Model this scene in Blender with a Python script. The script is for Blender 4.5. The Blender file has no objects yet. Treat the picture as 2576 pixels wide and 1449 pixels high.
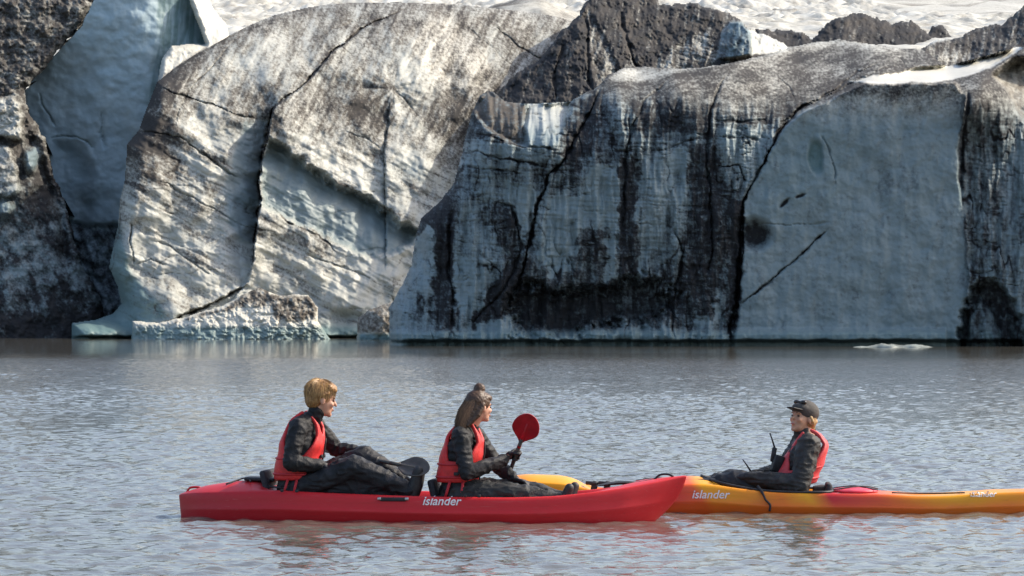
import bpy, bmesh, math, random
import numpy as np
from mathutils import Vector, Matrix, Quaternion
from mathutils.bvhtree import BVHTree

scene = bpy.context.scene
COL = scene.collection
R = math.radians

# ------------------------------------------------------------------ camera
CAM_H = 1.66
FV = 9159.0            # focal length in units of a 2576 px wide picture
cam_d = bpy.data.cameras.new('camera')
cam_d.sensor_width = 36.0
cam_d.lens = FV / 2576.0 * 36.0
cam_d.clip_start = 0.5
cam_d.clip_end = 8000.0
cam = bpy.data.objects.new('camera', cam_d)
COL.objects.link(cam)
cam.location = (0, 0, CAM_H)
cam.rotation_euler = (R(90.0 + 0.2096), 0, 0)
scene.camera = cam

# ------------------------------------------------------------------ sky, sun, exposure
SUN_ELEV, SUN_BACK = 42.0, 15.0          # degrees above the horizon; degrees behind straight right
az = R(SUN_BACK)
sun_to = Vector((math.cos(R(SUN_ELEV)) * math.cos(az), math.cos(R(SUN_ELEV)) * math.sin(az), math.sin(R(SUN_ELEV))))
world = bpy.data.worlds.new('World')
scene.world = world
world.use_nodes = True
wn = world.node_tree
wn.nodes.clear()
w_out = wn.nodes.new('ShaderNodeOutputWorld')
w_bg = wn.nodes.new('ShaderNodeBackground')
w_sky = wn.nodes.new('ShaderNodeTexSky')
w_sky.sky_type = 'NISHITA'
w_sky.sun_disc = False
w_sky.sun_elevation = R(SUN_ELEV)
w_sky.sun_rotation = math.atan2(sun_to.x, sun_to.y)
w_sky.air_density = 1.0
w_sky.dust_density = 3.2
w_sky.ozone_density = 0.8
w_bg.inputs['Strength'].default_value = 0.15
wn.links.new(w_sky.outputs[0], w_bg.inputs[0])
wn.links.new(w_bg.outputs[0], w_out.inputs[0])

sun_d = bpy.data.lights.new('sun', 'SUN')
sun_d.energy = 2.5
sun_d.angle = R(0.55)
sun_d.color = (1.0, 0.90, 0.75)
sun = bpy.data.objects.new('sun', sun_d)
COL.objects.link(sun)
sun.rotation_euler = (-sun_to).to_track_quat('-Z', 'Y').to_euler()
sun.location = (40, 20, 60)

vs = scene.view_settings
vs.view_transform = 'Standard'
vs.look = 'None'
vs.exposure = 0.85
vs.gamma = 1.0
vs.use_curve_mapping = False

# ------------------------------------------------------------------ helpers
def pt(vx, vy, Y):
    """world point seen at picture position (vx, vy) at distance Y"""
    return Vector(((vx - 1288.0) / FV * Y, Y, CAM_H + (758.0 - vy) / FV * Y))

def tag(o, label=None, cat=None, group=None, kind=None):
    if label: o['label'] = label
    if cat: o['category'] = cat
    if group: o['group'] = group
    if kind: o['kind'] = kind
    return o

def empty(name, loc=(0, 0, 0), rz=0.0, parent=None):
    o = bpy.data.objects.new(name, None)
    o.empty_display_size = 0.2
    COL.objects.link(o)
    o.location = loc
    o.rotation_euler = (0, 0, rz)
    if parent: o.parent = parent
    return o

def link_mesh(name, me, mat=None, parent=None, smooth=True):
    o = bpy.data.objects.new(name, me)
    COL.objects.link(o)
    if mat is not None and not me.materials: me.materials.append(mat)
    if smooth and len(me.polygons):
        me.polygons.foreach_set('use_smooth', np.ones(len(me.polygons), dtype=bool))
    if parent: o.parent = parent
    return o

def np_mesh(name, V, F):
    """V (n,3) float, F (m,4) int with -1 in the last column never used"""
    V = np.asarray(V, dtype=np.float32); F = np.asarray(F, dtype=np.int32)
    me = bpy.data.meshes.new(name)
    k = F.shape[1]
    me.vertices.add(len(V)); me.vertices.foreach_set('co', V.ravel())
    me.loops.add(F.size); me.loops.foreach_set('vertex_index', F.ravel())
    me.polygons.add(len(F))
    me.polygons.foreach_set('loop_start', np.arange(0, F.size, k, dtype=np.int32))
    me.polygons.foreach_set('loop_total', np.full(len(F), k, dtype=np.int32))
    me.update(calc_edges=True)
    return me

# ---- numpy noise
_rs = np.random.RandomState(7)
_perm = np.concatenate([_rs.permutation(256)] * 3).astype(np.int32)
_ang = _rs.rand(256) * 2 * np.pi
_gx, _gy = np.cos(_ang).astype(np.float32), np.sin(_ang).astype(np.float32)
_val = _rs.rand(256).astype(np.float32)

def perlin(x, y, seed=0):
    x = np.asarray(x, dtype=np.float32); y = np.asarray(y, dtype=np.float32)
    xf = np.floor(x); yf = np.floor(y)
    xi = (xf.astype(np.int64) + seed * 37) & 255; yi = (yf.astype(np.int64) + seed * 91) & 255
    fx = x - xf; fy = y - yf
    u = fx * fx * fx * (fx * (fx * 6 - 15) + 10); v = fy * fy * fy * (fy * (fy * 6 - 15) + 10)
    def g(ix, iy, dx, dy):
        h = _perm[_perm[ix & 255] + (iy & 255)]
        return _gx[h] * dx + _gy[h] * dy
    a = g(xi, yi, fx, fy); b = g(xi + 1, yi, fx - 1, fy)
    c = g(xi, yi + 1, fx, fy - 1); d = g(xi + 1, yi + 1, fx - 1, fy - 1)
    return (a + (b - a) * u + (c - a) * v + (a - b - c + d) * u * v) * 1.5

def fbm(x, y, octv=4, seed=0, gain=0.5):
    s = 0; a = 1.0; t = 0
    for k in range(octv):
        s = s + a * perlin(x * 2 ** k, y * 2 ** k, seed + k * 3); t += a; a *= gain
    return s / t

def ridged(x, y, octv=4, seed=0, gain=0.5):
    s = 0; a = 1.0; t = 0
    for k in range(octv):
        s = s + a * (1 - np.abs(perlin(x * 2 ** k, y * 2 ** k, seed + k * 5)) * 1.6); t += a; a *= gain
    return s / t

def vnoise3(p, seed=0):
    xf = np.floor(p); f = p - xf; f = f * f * (3 - 2 * f)
    xi = (xf.astype(np.int64) + seed * 53) & 255
    def h(a, b, c): return _val[_perm[_perm[_perm[(xi[:, 0] + a) & 255] + ((xi[:, 1] + b) & 255)] + ((xi[:, 2] + c) & 255)]]
    r = 0
    for a in (0, 1):
        for b in (0, 1):
            for c in (0, 1):
                w = (f[:, 0] if a else 1 - f[:, 0]) * (f[:, 1] if b else 1 - f[:, 1]) * (f[:, 2] if c else 1 - f[:, 2])
                r = r + w * h(a, b, c)
    return r

def sstep(a, b, x):
    t = np.clip((x - a) / (b - a), 0, 1)
    return t * t * (3 - 2 * t)

# ---- materials
def new_mat(name):
    m = bpy.data.materials.new(name); m.use_nodes = True
    nt = m.node_tree
    return m, nt, nt.nodes['Principled BSDF']

def nd(nt, kind, **kw):
    n = nt.nodes.new(kind)
    for k, v in kw.items():
        if k in n.inputs: n.inputs[k].default_value = v
        else: setattr(n, k, v)
    return n

def mixc(nt, fac, a, b, mode='MIX'):
    n = nt.nodes.new('ShaderNodeMix'); n.data_type = 'RGBA'; n.blend_type = mode
    for sock, v in ((n.inputs[0], fac), (n.inputs[6], a), (n.inputs[7], b)):
        if isinstance(v, (int, float)): sock.default_value = v
        elif isinstance(v, tuple): sock.default_value = (*v, 1.0) if len(v) == 3 else v
        else: nt.links.new(v, sock)
    return n.outputs[2]

def math_n(nt, op, a, b=None, c=None, clamp=False):
    n = nt.nodes.new('ShaderNodeMath'); n.operation = op; n.use_clamp = clamp
    for i, v in enumerate((a, b, c)):
        if v is None: continue
        if isinstance(v, (int, float)): n.inputs[i].default_value = v
        else: nt.links.new(v, n.inputs[i])
    return n.outputs[0]

def ramp(nt, fac, stops, interp='LINEAR'):
    n = nt.nodes.new('ShaderNodeValToRGB'); n.color_ramp.interpolation = interp
    els = n.color_ramp.elements
    while len(els) < len(stops): els.new(0.5)
    for e, (p, c) in zip(els, stops):
        e.position = p; e.color = (*c, 1.0) if len(c) == 3 else c
    nt.links.new(fac, n.inputs[0])
    return n.outputs[0]

def simple_mat(name, col, rough=0.5, var=0.25, scale=20.0, bump=0.0, bscale=60.0, metallic=0.0, coat=0.0, sheen=0.0, spec=0.5):
    m, nt, b = new_mat(name)
    tc = nt.nodes.new('ShaderNodeTexCoord')
    n = nd(nt, 'ShaderNodeTexNoise', Scale=scale, Detail=5.0)
    nt.links.new(tc.outputs['Object'], n.inputs['Vector'])
    lo = tuple(max(0, c * (1 - var)) for c in col); hi = tuple(min(1, c * (1 + var)) for c in col)
    c = ramp(nt, n.outputs['Fac'], [(0.3, lo), (0.7, hi)])
    nt.links.new(c, b.inputs['Base Color'])
    b.inputs['Roughness'].default_value = rough
    b.inputs['Metallic'].default_value = metallic
    b.inputs['Specular IOR Level'].default_value = spec
    if coat: b.inputs['Coat Weight'].default_value = coat
    if sheen: b.inputs['Sheen Weight'].default_value = sheen
    if bump:
        n2 = nd(nt, 'ShaderNodeTexNoise', Scale=bscale, Detail=4.0)
        nt.links.new(tc.outputs['Object'], n2.inputs['Vector'])
        bp = nd(nt, 'ShaderNodeBump', Strength=bump, Distance=0.01)
        nt.links.new(n2.outputs['Fac'], bp.inputs['Height'])
        nt.links.new(bp.outputs[0], b.inputs['Normal'])
    return m
# ------------------------------------------------------------------ water
def build_water():
    def grow(a, b, s0, s1):
        out = [a]
        while out[-1] < b:
            t = (out[-1] - a) / (b - a)
            out.append(out[-1] + s0 + (s1 - s0) * t)
        return out
    ys = [-3000, -600, -120, -20, 5, 14, 19]
    ys += grow(21.0, 46.0, 0.055, 0.065) + grow(46.1, 106.0, 0.066, 0.18)[1:] + grow(106.5, 180.0, 0.35, 0.9)[1:] + [200, 260, 400, 900, 2500, 6000]
    half = grow(0.0, 5.5, 0.045, 0.05) + grow(5.55, 15.0, 0.05, 0.085)[1:] + grow(15.1, 30.0, 0.12, 0.8)[1:] + [34, 45, 70, 140, 400, 1200, 4000]
    xs = [-v for v in half[::-1][:-1]] + half
    ys = np.array(sorted(set(ys))); xs = np.array(xs)
    X, Y = np.meshgrid(xs, ys)
    Z = np.zeros_like(X)
    rs = np.random.RandomState(11)
    calm = 1.0 - 0.9 * sstep(100.0, 118.0, Y + 3.0 * perlin(X * 0.08, Y * 0.02, 5))
    patch = 0.80 + 0.6 * fbm(X * 0.22, Y * 0.07, 3, 21)
    dxs = np.gradient(xs)[None, :]; dys = np.gradient(ys)[:, None]
    ph_f = [2.4 * perlin(X / 1.3, Y / 1.6, 60 + k) for k in range(6)]
    for k in range(110):
        lam = 0.14 * (0.55 / 0.14) ** (rs.rand() ** 1.4)
        th = rs.normal(-1.2, 0.95)
        kx, ky = 2 * np.pi / lam * math.cos(th), 2 * np.pi / lam * math.sin(th)
        amp = 0.00118 * (lam / 0.25) ** 0.75 * (0.6 + 0.8 * rs.rand())
        # waves finer than the mesh fade out of it
        vis = np.clip((2.6 - np.maximum(abs(kx) * dxs, abs(ky) * dys)) / 0.9, 0, 1)
        Z += (vis * amp) * np.sin(kx * X + ky * Y + (rs.rand() * 6.283 + ph_f[k % 6]))
    Z *= calm * patch
    Z *= sstep(16, 22, Y) * (1 - sstep(8, 30, np.abs(X)) * 0.0)
    ny, nx = X.shape
    V = np.stack([X, Y, Z], -1).reshape(-1, 3)
    idx = np.arange(ny * nx).reshape(ny, nx)
    F = np.stack([idx[:-1, :-1], idx[:-1, 1:], idx[1:, 1:], idx[1:, :-1]], -1).reshape(-1, 4)
    me = np_mesh('lake_water', V, F)
    m, nt, b = new_mat('silty_lake_water')
    tc = nt.nodes.new('ShaderNodeTexCoord')
    n = nd(nt, 'ShaderNodeTexNoise', Scale=0.35, Detail=3.0)
    nt.links.new(tc.outputs['Object'], n.inputs['Vector'])
    c = ramp(nt, n.outputs['Fac'], [(0.35, (0.094, 0.090, 0.076)), (0.65, (0.118, 0.114, 0.098))])
    nt.links.new(c, b.inputs['Base Color'])
    b.inputs['Roughness'].default_value = 0.05
    b.inputs['IOR'].default_value = 1.333
    # fine ripples too small for the mesh; they die away where the ice shelters the water
    mp = nd(nt, 'ShaderNodeMapping'); mp.inputs['Scale'].default_value = (0.75, 1.0, 1.0)
    nt.links.new(tc.outputs['Object'], mp.inputs['Vector'])
    f1 = nd(nt, 'ShaderNodeTexNoise', Scale=13.0, Detail=3.0, Roughness=0.6)
    f2 = nd(nt, 'ShaderNodeTexNoise', Scale=1.5, Detail=3.0, Roughness=0.6)
    nt.links.new(mp.outputs[0], f1.inputs['Vector']); nt.links.new(mp.outputs[0], f2.inputs['Vector'])
    sx = nt.nodes.new('ShaderNodeSeparateXYZ'); nt.links.new(tc.outputs['Object'], sx.inputs[0])
    mr = nd(nt, 'ShaderNodeMapRange'); mr.inputs[1].default_value = 100; mr.inputs[2].default_value = 118
    mr.inputs[3].default_value = 1.0; mr.inputs[4].default_value = 0.10
    nt.links.new(sx.outputs['Y'], mr.inputs[0])
    # beyond the fine part of the mesh the shader carries all of the ripple
    mr2 = nd(nt, 'ShaderNodeMapRange'); mr2.inputs[1].default_value = 45; mr2.inputs[2].default_value = 95
    mr2.inputs[3].default_value = 1.0; mr2.inputs[4].default_value = 3.0
    nt.links.new(sx.outputs['Y'], mr2.inputs[0])
    h = math_n(nt, 'MULTIPLY_ADD', f1.outputs['Fac'], 0.0085, math_n(nt, 'MULTIPLY', f2.outputs['Fac'], 0.008))
    h = math_n(nt, 'MULTIPLY', h, mr2.outputs[0])
    bp = nd(nt, 'ShaderNodeBump', Distance=1.0)
    nt.links.new(math_n(nt, 'MULTIPLY', mr.outputs[0], 0.75), bp.inputs['Strength'])
    nt.links.new(h, bp.inputs['Height'])
    nt.links.new(bp.outputs[0], b.inputs['Normal'])
    o = link_mesh('lake_water', me, m)
    tag(o, 'silty grey-brown glacial lake water with small wind ripples', kind='structure')
build_water()
# ------------------------------------------------------------------ glacier
def ice_material(name='dirty_glacier_ice', b_lo=(0.140, 0.195, 0.212), b_hi=(0.235, 0.295, 0.308)):
    m, nt, b = new_mat(name)
    at = nt.nodes.new('ShaderNodeAttribute'); at.attribute_name = 'ice'
    sp = nt.nodes.new('ShaderNodeSeparateColor'); nt.links.new(at.outputs['Color'], sp.inputs[0])
    dirt, blue, brown, turq = sp.outputs[0], sp.outputs[1], sp.outputs[2], at.outputs['Alpha']
    tc = nt.nodes.new('ShaderNodeTexCoord')
    n1 = nd(nt, 'ShaderNodeTexNoise', Scale=2.2, Detail=9.0, Roughness=0.68)
    n2 = nd(nt, 'ShaderNodeTexNoise', Scale=9.0, Detail=5.0, Roughness=0.7)
    n3 = nd(nt, 'ShaderNodeTexNoise', Scale=0.5, Detail=4.0)
    for n in (n1, n2, n3): nt.links.new(tc.outputs['Object'], n.inputs['Vector'])
    white = mixc(nt, n3.outputs['Fac'], (0.47, 0.455, 0.385), (0.69, 0.67, 0.585))
    bl = mixc(nt, n1.outputs['Fac'], b_lo, b_hi)
    tq = mixc(nt, n1.outputs['Fac'], (0.075, 0.145, 0.15), (0.20, 0.28, 0.28))
    base = mixc(nt, blue, white, bl)
    base = mixc(nt, turq, base, tq)
    g = math_n(nt, 'ADD', math_n(nt, 'SUBTRACT', n1.outputs['Fac'], 0.5), math_n(nt, 'MULTIPLY', math_n(nt, 'SUBTRACT', n2.outputs['Fac'], 0.5), 0.9))
    d = math_n(nt, 'MULTIPLY_ADD', g, 0.75, dirt)
    mr = nd(nt, 'ShaderNodeMapRange'); mr.interpolation_type = 'SMOOTHSTEP'
    mr.inputs[1].default_value = 0.10; mr.inputs[2].default_value = 0.98
    nt.links.new(d, mr.inputs[0])
    dark = mixc(nt, n2.outputs['Fac'], (0.010, 0.011, 0.013), (0.036, 0.036, 0.038))
    brn = mixc(nt, n2.outputs['Fac'], (0.065, 0.055, 0.044), (0.17, 0.148, 0.12))
    dc = mixc(nt, brown, dark, brn)
    col = mixc(nt, mr.outputs[0], base, dc)
    nt.links.new(col, b.inputs['Base Color'])
    rg = nd(nt, 'ShaderNodeMapRange'); rg.inputs[3].default_value = 0.45; rg.inputs[4].default_value = 0.85
    nt.links.new(mr.outputs[0], rg.inputs[0]); nt.links.new(rg.outputs[0], b.inputs['Roughness'])
    b.inputs['IOR'].default_value = 1.31
    bp = nd(nt, 'ShaderNodeBump', Strength=0.22, Distance=0.08)
    nt.links.new(math_n(nt, 'MULTIPLY_ADD', n2.outputs['Fac'], 0.5, n1.outputs['Fac']), bp.inputs['Height'])
    nt.links.new(bp.outputs[0], b.inputs['Normal'])
    return m
ICE = ice_material()
ICE_PALE = ice_material('pale_blue_glacier_ice', (0.34, 0.455, 0.515), (0.48, 0.59, 0.64))

def tps(ctrl, X, Y):
    P = np.array(ctrl, dtype=np.float64); n = len(P)
    def U(r2): return np.where(r2 > 1e-9, r2 * np.log(r2 + 1e-12), 0)
    s = 100.0
    px, py, pv = P[:, 0] / s, P[:, 1] / s, P[:, 2]
    K = U((px[:, None] - px) ** 2 + (py[:, None] - py) ** 2) + np.eye(n) * 0.02
    A = np.zeros((n + 3, n + 3)); A[:n, :n] = K
    A[:n, n] = 1; A[:n, n + 1] = px; A[:n, n + 2] = py; A[n:, :n] = A[:n, n:].T
    w = np.linalg.solve(A, np.concatenate([pv, np.zeros(3)]))
    x = X / s; y = Y / s
    out = w[n] + w[n + 1] * x + w[n + 2] * y
    for i in range(n):
        out = out + w[i] * U((x - px[i]) ** 2 + (y - py[i]) ** 2)
    return out.astype(np.float32)

class Relief:
    """a front of ice as a dense sheet; X, Y are picture-sized units, D its depth in metres"""
    def __init__(s, outline, step=2.2, warp=3.0, seed=0, jag=0.0):
        P = np.array(outline, dtype=np.float32)
        xs = np.arange(P[:, 0].min() - 4, P[:, 0].max() + 4 + step, step)
        ys = np.arange(P[:, 1].min() - 4, P[:, 1].max() + 4 + step, step)
        s.X, s.Y = np.meshgrid(xs.astype(np.float32), ys.astype(np.float32))
        s.seed = seed
        s.wx = s.X + warp * 2.2 * fbm(s.X / 60, s.Y / 60, 4, seed + 11)
        s.wy = s.Y + warp * 2.2 * fbm(s.X / 60, s.Y / 60, 4, seed + 31)
        jx = s.X + jag * fbm(s.X / 25, s.Y / 25, 4, seed + 41); jy = s.Y + jag * fbm(s.X / 25, s.Y / 25, 4, seed + 47)
        s.sd = s.poly(outline, jx, jy)
        s.D = np.zeros_like(s.X); s.dirt = np.zeros_like(s.X); s.blue = np.zeros_like(s.X)
        s.brown = np.zeros_like(s.X); s.turq = np.zeros_like(s.X)
    def poly(s, pts, X=None, Y=None):
        """signed distance to a closed outline, positive inside"""
        X = s.wx if X is None else X; Y = s.wy if Y is None else Y
        d2 = np.full(X.shape, 1e12, np.float32); ins = np.zeros(X.shape, bool)
        for (ax, ay), (bx, by) in zip(pts, list(pts[1:]) + [pts[0]]):
            ex, ey = bx - ax, by - ay
            t = np.clip(((X - ax) * ex + (Y - ay) * ey) / max(ex * ex + ey * ey, 1e-6), 0, 1)
            d2 = np.minimum(d2, (X - ax - t * ex) ** 2 + (Y - ay - t * ey) ** 2)
            if ay != by:
                c = ((ay > Y) != (by > Y)) & (X < ex * (Y - ay) / ey + ax)
                ins ^= c
        return np.where(ins, 1, -1) * np.sqrt(d2)
    def line(s, pts, X=None, Y=None):
        """distance to an open line, side (+ right of travel) and share of its length"""
        X = s.wx if X is None else X; Y = s.wy if Y is None else Y
        L = [math.hypot(b[0] - a[0], b[1] - a[1]) for a, b in zip(pts, pts[1:])]; T = sum(L); acc = 0
        d2 = np.full(X.shape, 1e12, np.float32); side = np.zeros_like(d2); tt = np.zeros_like(d2)
        for (ax, ay), (bx, by), l in zip(pts, pts[1:], L):
            ex, ey = bx - ax, by - ay
            t = np.clip(((X - ax) * ex + (Y - ay) * ey) / max(l * l, 1e-6), 0, 1)
            q = (X - ax - t * ex) ** 2 + (Y - ay - t * ey) ** 2
            w = q < d2
            side = np.where(w, ex * (Y - ay) - ey * (X - ax), side)
            tt = np.where(w, (acc + t * l) / T, tt)
            d2 = np.minimum(d2, q); acc += l
        return np.sqrt(d2), np.sign(side), tt
    def region(s, pts, soft=14.0, rough=0.0, seed=0):
        d = s.poly(pts)
        if rough: d = d + rough * fbm(s.X / 30, s.Y / 30, 4, s.seed + seed + 3)
        return sstep(-soft, soft, d)
    def blob(s, cx, cy, rx, ry, rot=0.0, soft=0.6):
        c, n = math.cos(R(rot)), math.sin(R(rot))
        dx, dy = s.wx - cx, s.wy - cy
        r = np.sqrt(((dx * c + dy * n) / rx) ** 2 + ((-dx * n + dy * c) / ry) ** 2)
        return 1 - sstep(1 - soft, 1 + soft, r)
    def streak(s, ang, along, across, octv=4, seed=0):
        """noise drawn out along a direction (degrees, 0 = to the right, 90 = down)"""
        c, n = math.cos(R(ang)), math.sin(R(ang))
        u = s.wx * c + s.wy * n; v = -s.wx * n + s.wy * c
        return fbm(u / along, v / across, octv, s.seed + seed)
    def crack(s, pts, w=3.0, depth=0.5, dirt=0.8, wd=None, step=0.0, reach=60.0, brown=None):
        """a groove with dirt in it; step > 0 pushes the ice on the right of the line back, fading over reach"""
        jx = s.X + 6 * fbm(s.X / 50, s.Y / 50, 2, s.seed + 71) + 1.6 * fbm(s.X / 9, s.Y / 9, 2, s.seed + 72)
        jy = s.Y + 6 * fbm(s.X / 50, s.Y / 50, 2, s.seed + 73) + 1.6 * fbm(s.X / 9, s.Y / 9, 2, s.seed + 74)
        d, side, t = s.line(pts, jx, jy)
        fade = sstep(0, 0.12, t) * (1 - sstep(0.85, 1, t))
        vary = np.clip(0.72 + 1.3 * fbm(s.X / 32, s.Y / 32, 3, s.seed + 77), 0.05, 1.5)
        ww = w * np.clip(0.52 + 1.1 * fbm(s.X / 26, s.Y / 26, 3, s.seed + 79), 0.22, 1.6)
        wd = (wd or w * 0.9) / w * ww
        s.D += 0.7 * depth * np.exp(-(d / ww) ** 2) * fade
        s.dirt = np.maximum(s.dirt, s.dirt * 0.4 + np.clip(dirt * (0.25 + 0.72 * vary), 0, 1.15) * np.exp(-(d / wd) ** 2) * fade)
        s.dirt += 0.30 * dirt * np.clip(vary, 0, 1.2) * np.exp(-d / (wd * 3.0 + 2)) * fade * (0.5 + fbm(s.X / 7, s.Y / 7, 3, s.seed + 81))
        if step:
            s.D += step * (side > 0) * np.exp(-d / reach) * fade
    def veins(s, size, w, dirt, depth, mask=1.0, seed=0, sx=1.0, sy=1.0):
        q = np.abs(fbm(s.wx / size / sx, s.wy / size / sy, 3, s.seed + seed, 0.45))
        amp = np.clip(0.3 + 1.6 * fbm(s.X / size, s.Y / size, 2, s.seed + seed + 9), 0, 1.2)
        g = np.exp(-(q / w) ** 2) * amp * mask
        s.dirt += dirt * g; s.D += depth * g
    def roll(s, width, depth, sd=None):
        sd = s.sd if sd is None else sd
        t = np.clip(1 - sd / width, 0, 1)
        s.D += depth * (1 - np.sqrt(np.clip(1 - t * t, 0, 1)))
    def bumps(s, *spec):
        for size, amp, seed in spec:
            s.D += amp * fbm(s.X / size, s.Y / size, 4, s.seed + seed)
    def build(s, name, Y0, parent, thick=6.0, kind=None, mat=None):
        D = s.D + Y0
        px = (s.X - 1288.0) / FV * D; pz = CAM_H + (758.0 - s.Y) / FV * D
        V = np.stack([px, D, pz], -1)
        ins = s.sd > 0
        q = ins[:-1, :-1] & ins[1:, :-1] & ins[:-1, 1:] & ins[1:, 1:]
        used = np.zeros_like(ins)
        used[:-1, :-1] |= q; used[1:, :-1] |= q; used[:-1, 1:] |= q; used[1:, 1:] |= q
        idx = np.full(ins.shape, -1, np.int64); idx[used] = np.arange(used.sum())
        f = np.stack([idx[:-1, :-1][q], idx[1:, :-1][q], idx[1:, 1:][q], idx[:-1, 1:][q]], -1)
        verts = V[used]; cols = np.stack([s.dirt, s.blue, s.brown, s.turq], -1)[used]
        # close the sheet backwards into a body
        qp = np.pad(q, 1)
        eh = qp[:-1, 1:-1] ^ qp[1:, 1:-1]; ev = qp[1:-1, :-1] ^ qp[1:-1, 1:]
        j, i = np.nonzero(eh); a1 = idx[j, i]; b1 = idx[j, i + 1]
        j, i = np.nonzero(ev); a2 = idx[j, i]; b2 = idx[j + 1, i]
        A = np.concatenate([a1, a2]); B = np.concatenate([b1, b2])
        n0 = len(verts); bnd = np.unique(np.concatenate([A, B]))
        mp = np.zeros(n0, np.int64); mp[bnd] = np.arange(len(bnd))
        gy_, gx_ = np.gradient(s.sd); gl = np.sqrt(gx_ ** 2 + gy_ ** 2) + 1e-6
        inw = np.stack([gx_ / gl, np.zeros_like(gx_), -gy_ / gl], -1)[used][bnd]
        front = verts[bnd]; back = front + np.array([0, thick, 0], np.float32) + inw * (0.14 * thick)
        k = len(bnd)
        f2 = np.stack([n0 + mp[A], n0 + mp[B], n0 + k + mp[B], n0 + k + mp[A]], -1)
        verts = np.concatenate([verts, front, back]); cols = np.concatenate([cols, cols[bnd], cols[bnd]])
        me = np_mesh(name, verts, np.concatenate([f, f2]))
        ca = me.attributes.new('ice', 'FLOAT_COLOR', 'POINT')
        ca.data.foreach_set('color', np.clip(cols, 0, 1.3).astype(np.float32).ravel())
        o = link_mesh(name, me, mat or ICE, parent)
        if kind: o['kind'] = kind
        return o

glacier = empty('glacier', (0, 130, 0))
tag(glacier, 'steep dirty glacier front of white, blue and ash-black ice rising from the lake', kind='structure')
glacier_root = glacier
def gl_parent(o):
    o.parent = glacier_root
    o.matrix_parent_inverse = Matrix.Translation((0, -130, 0))
    return o

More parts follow.
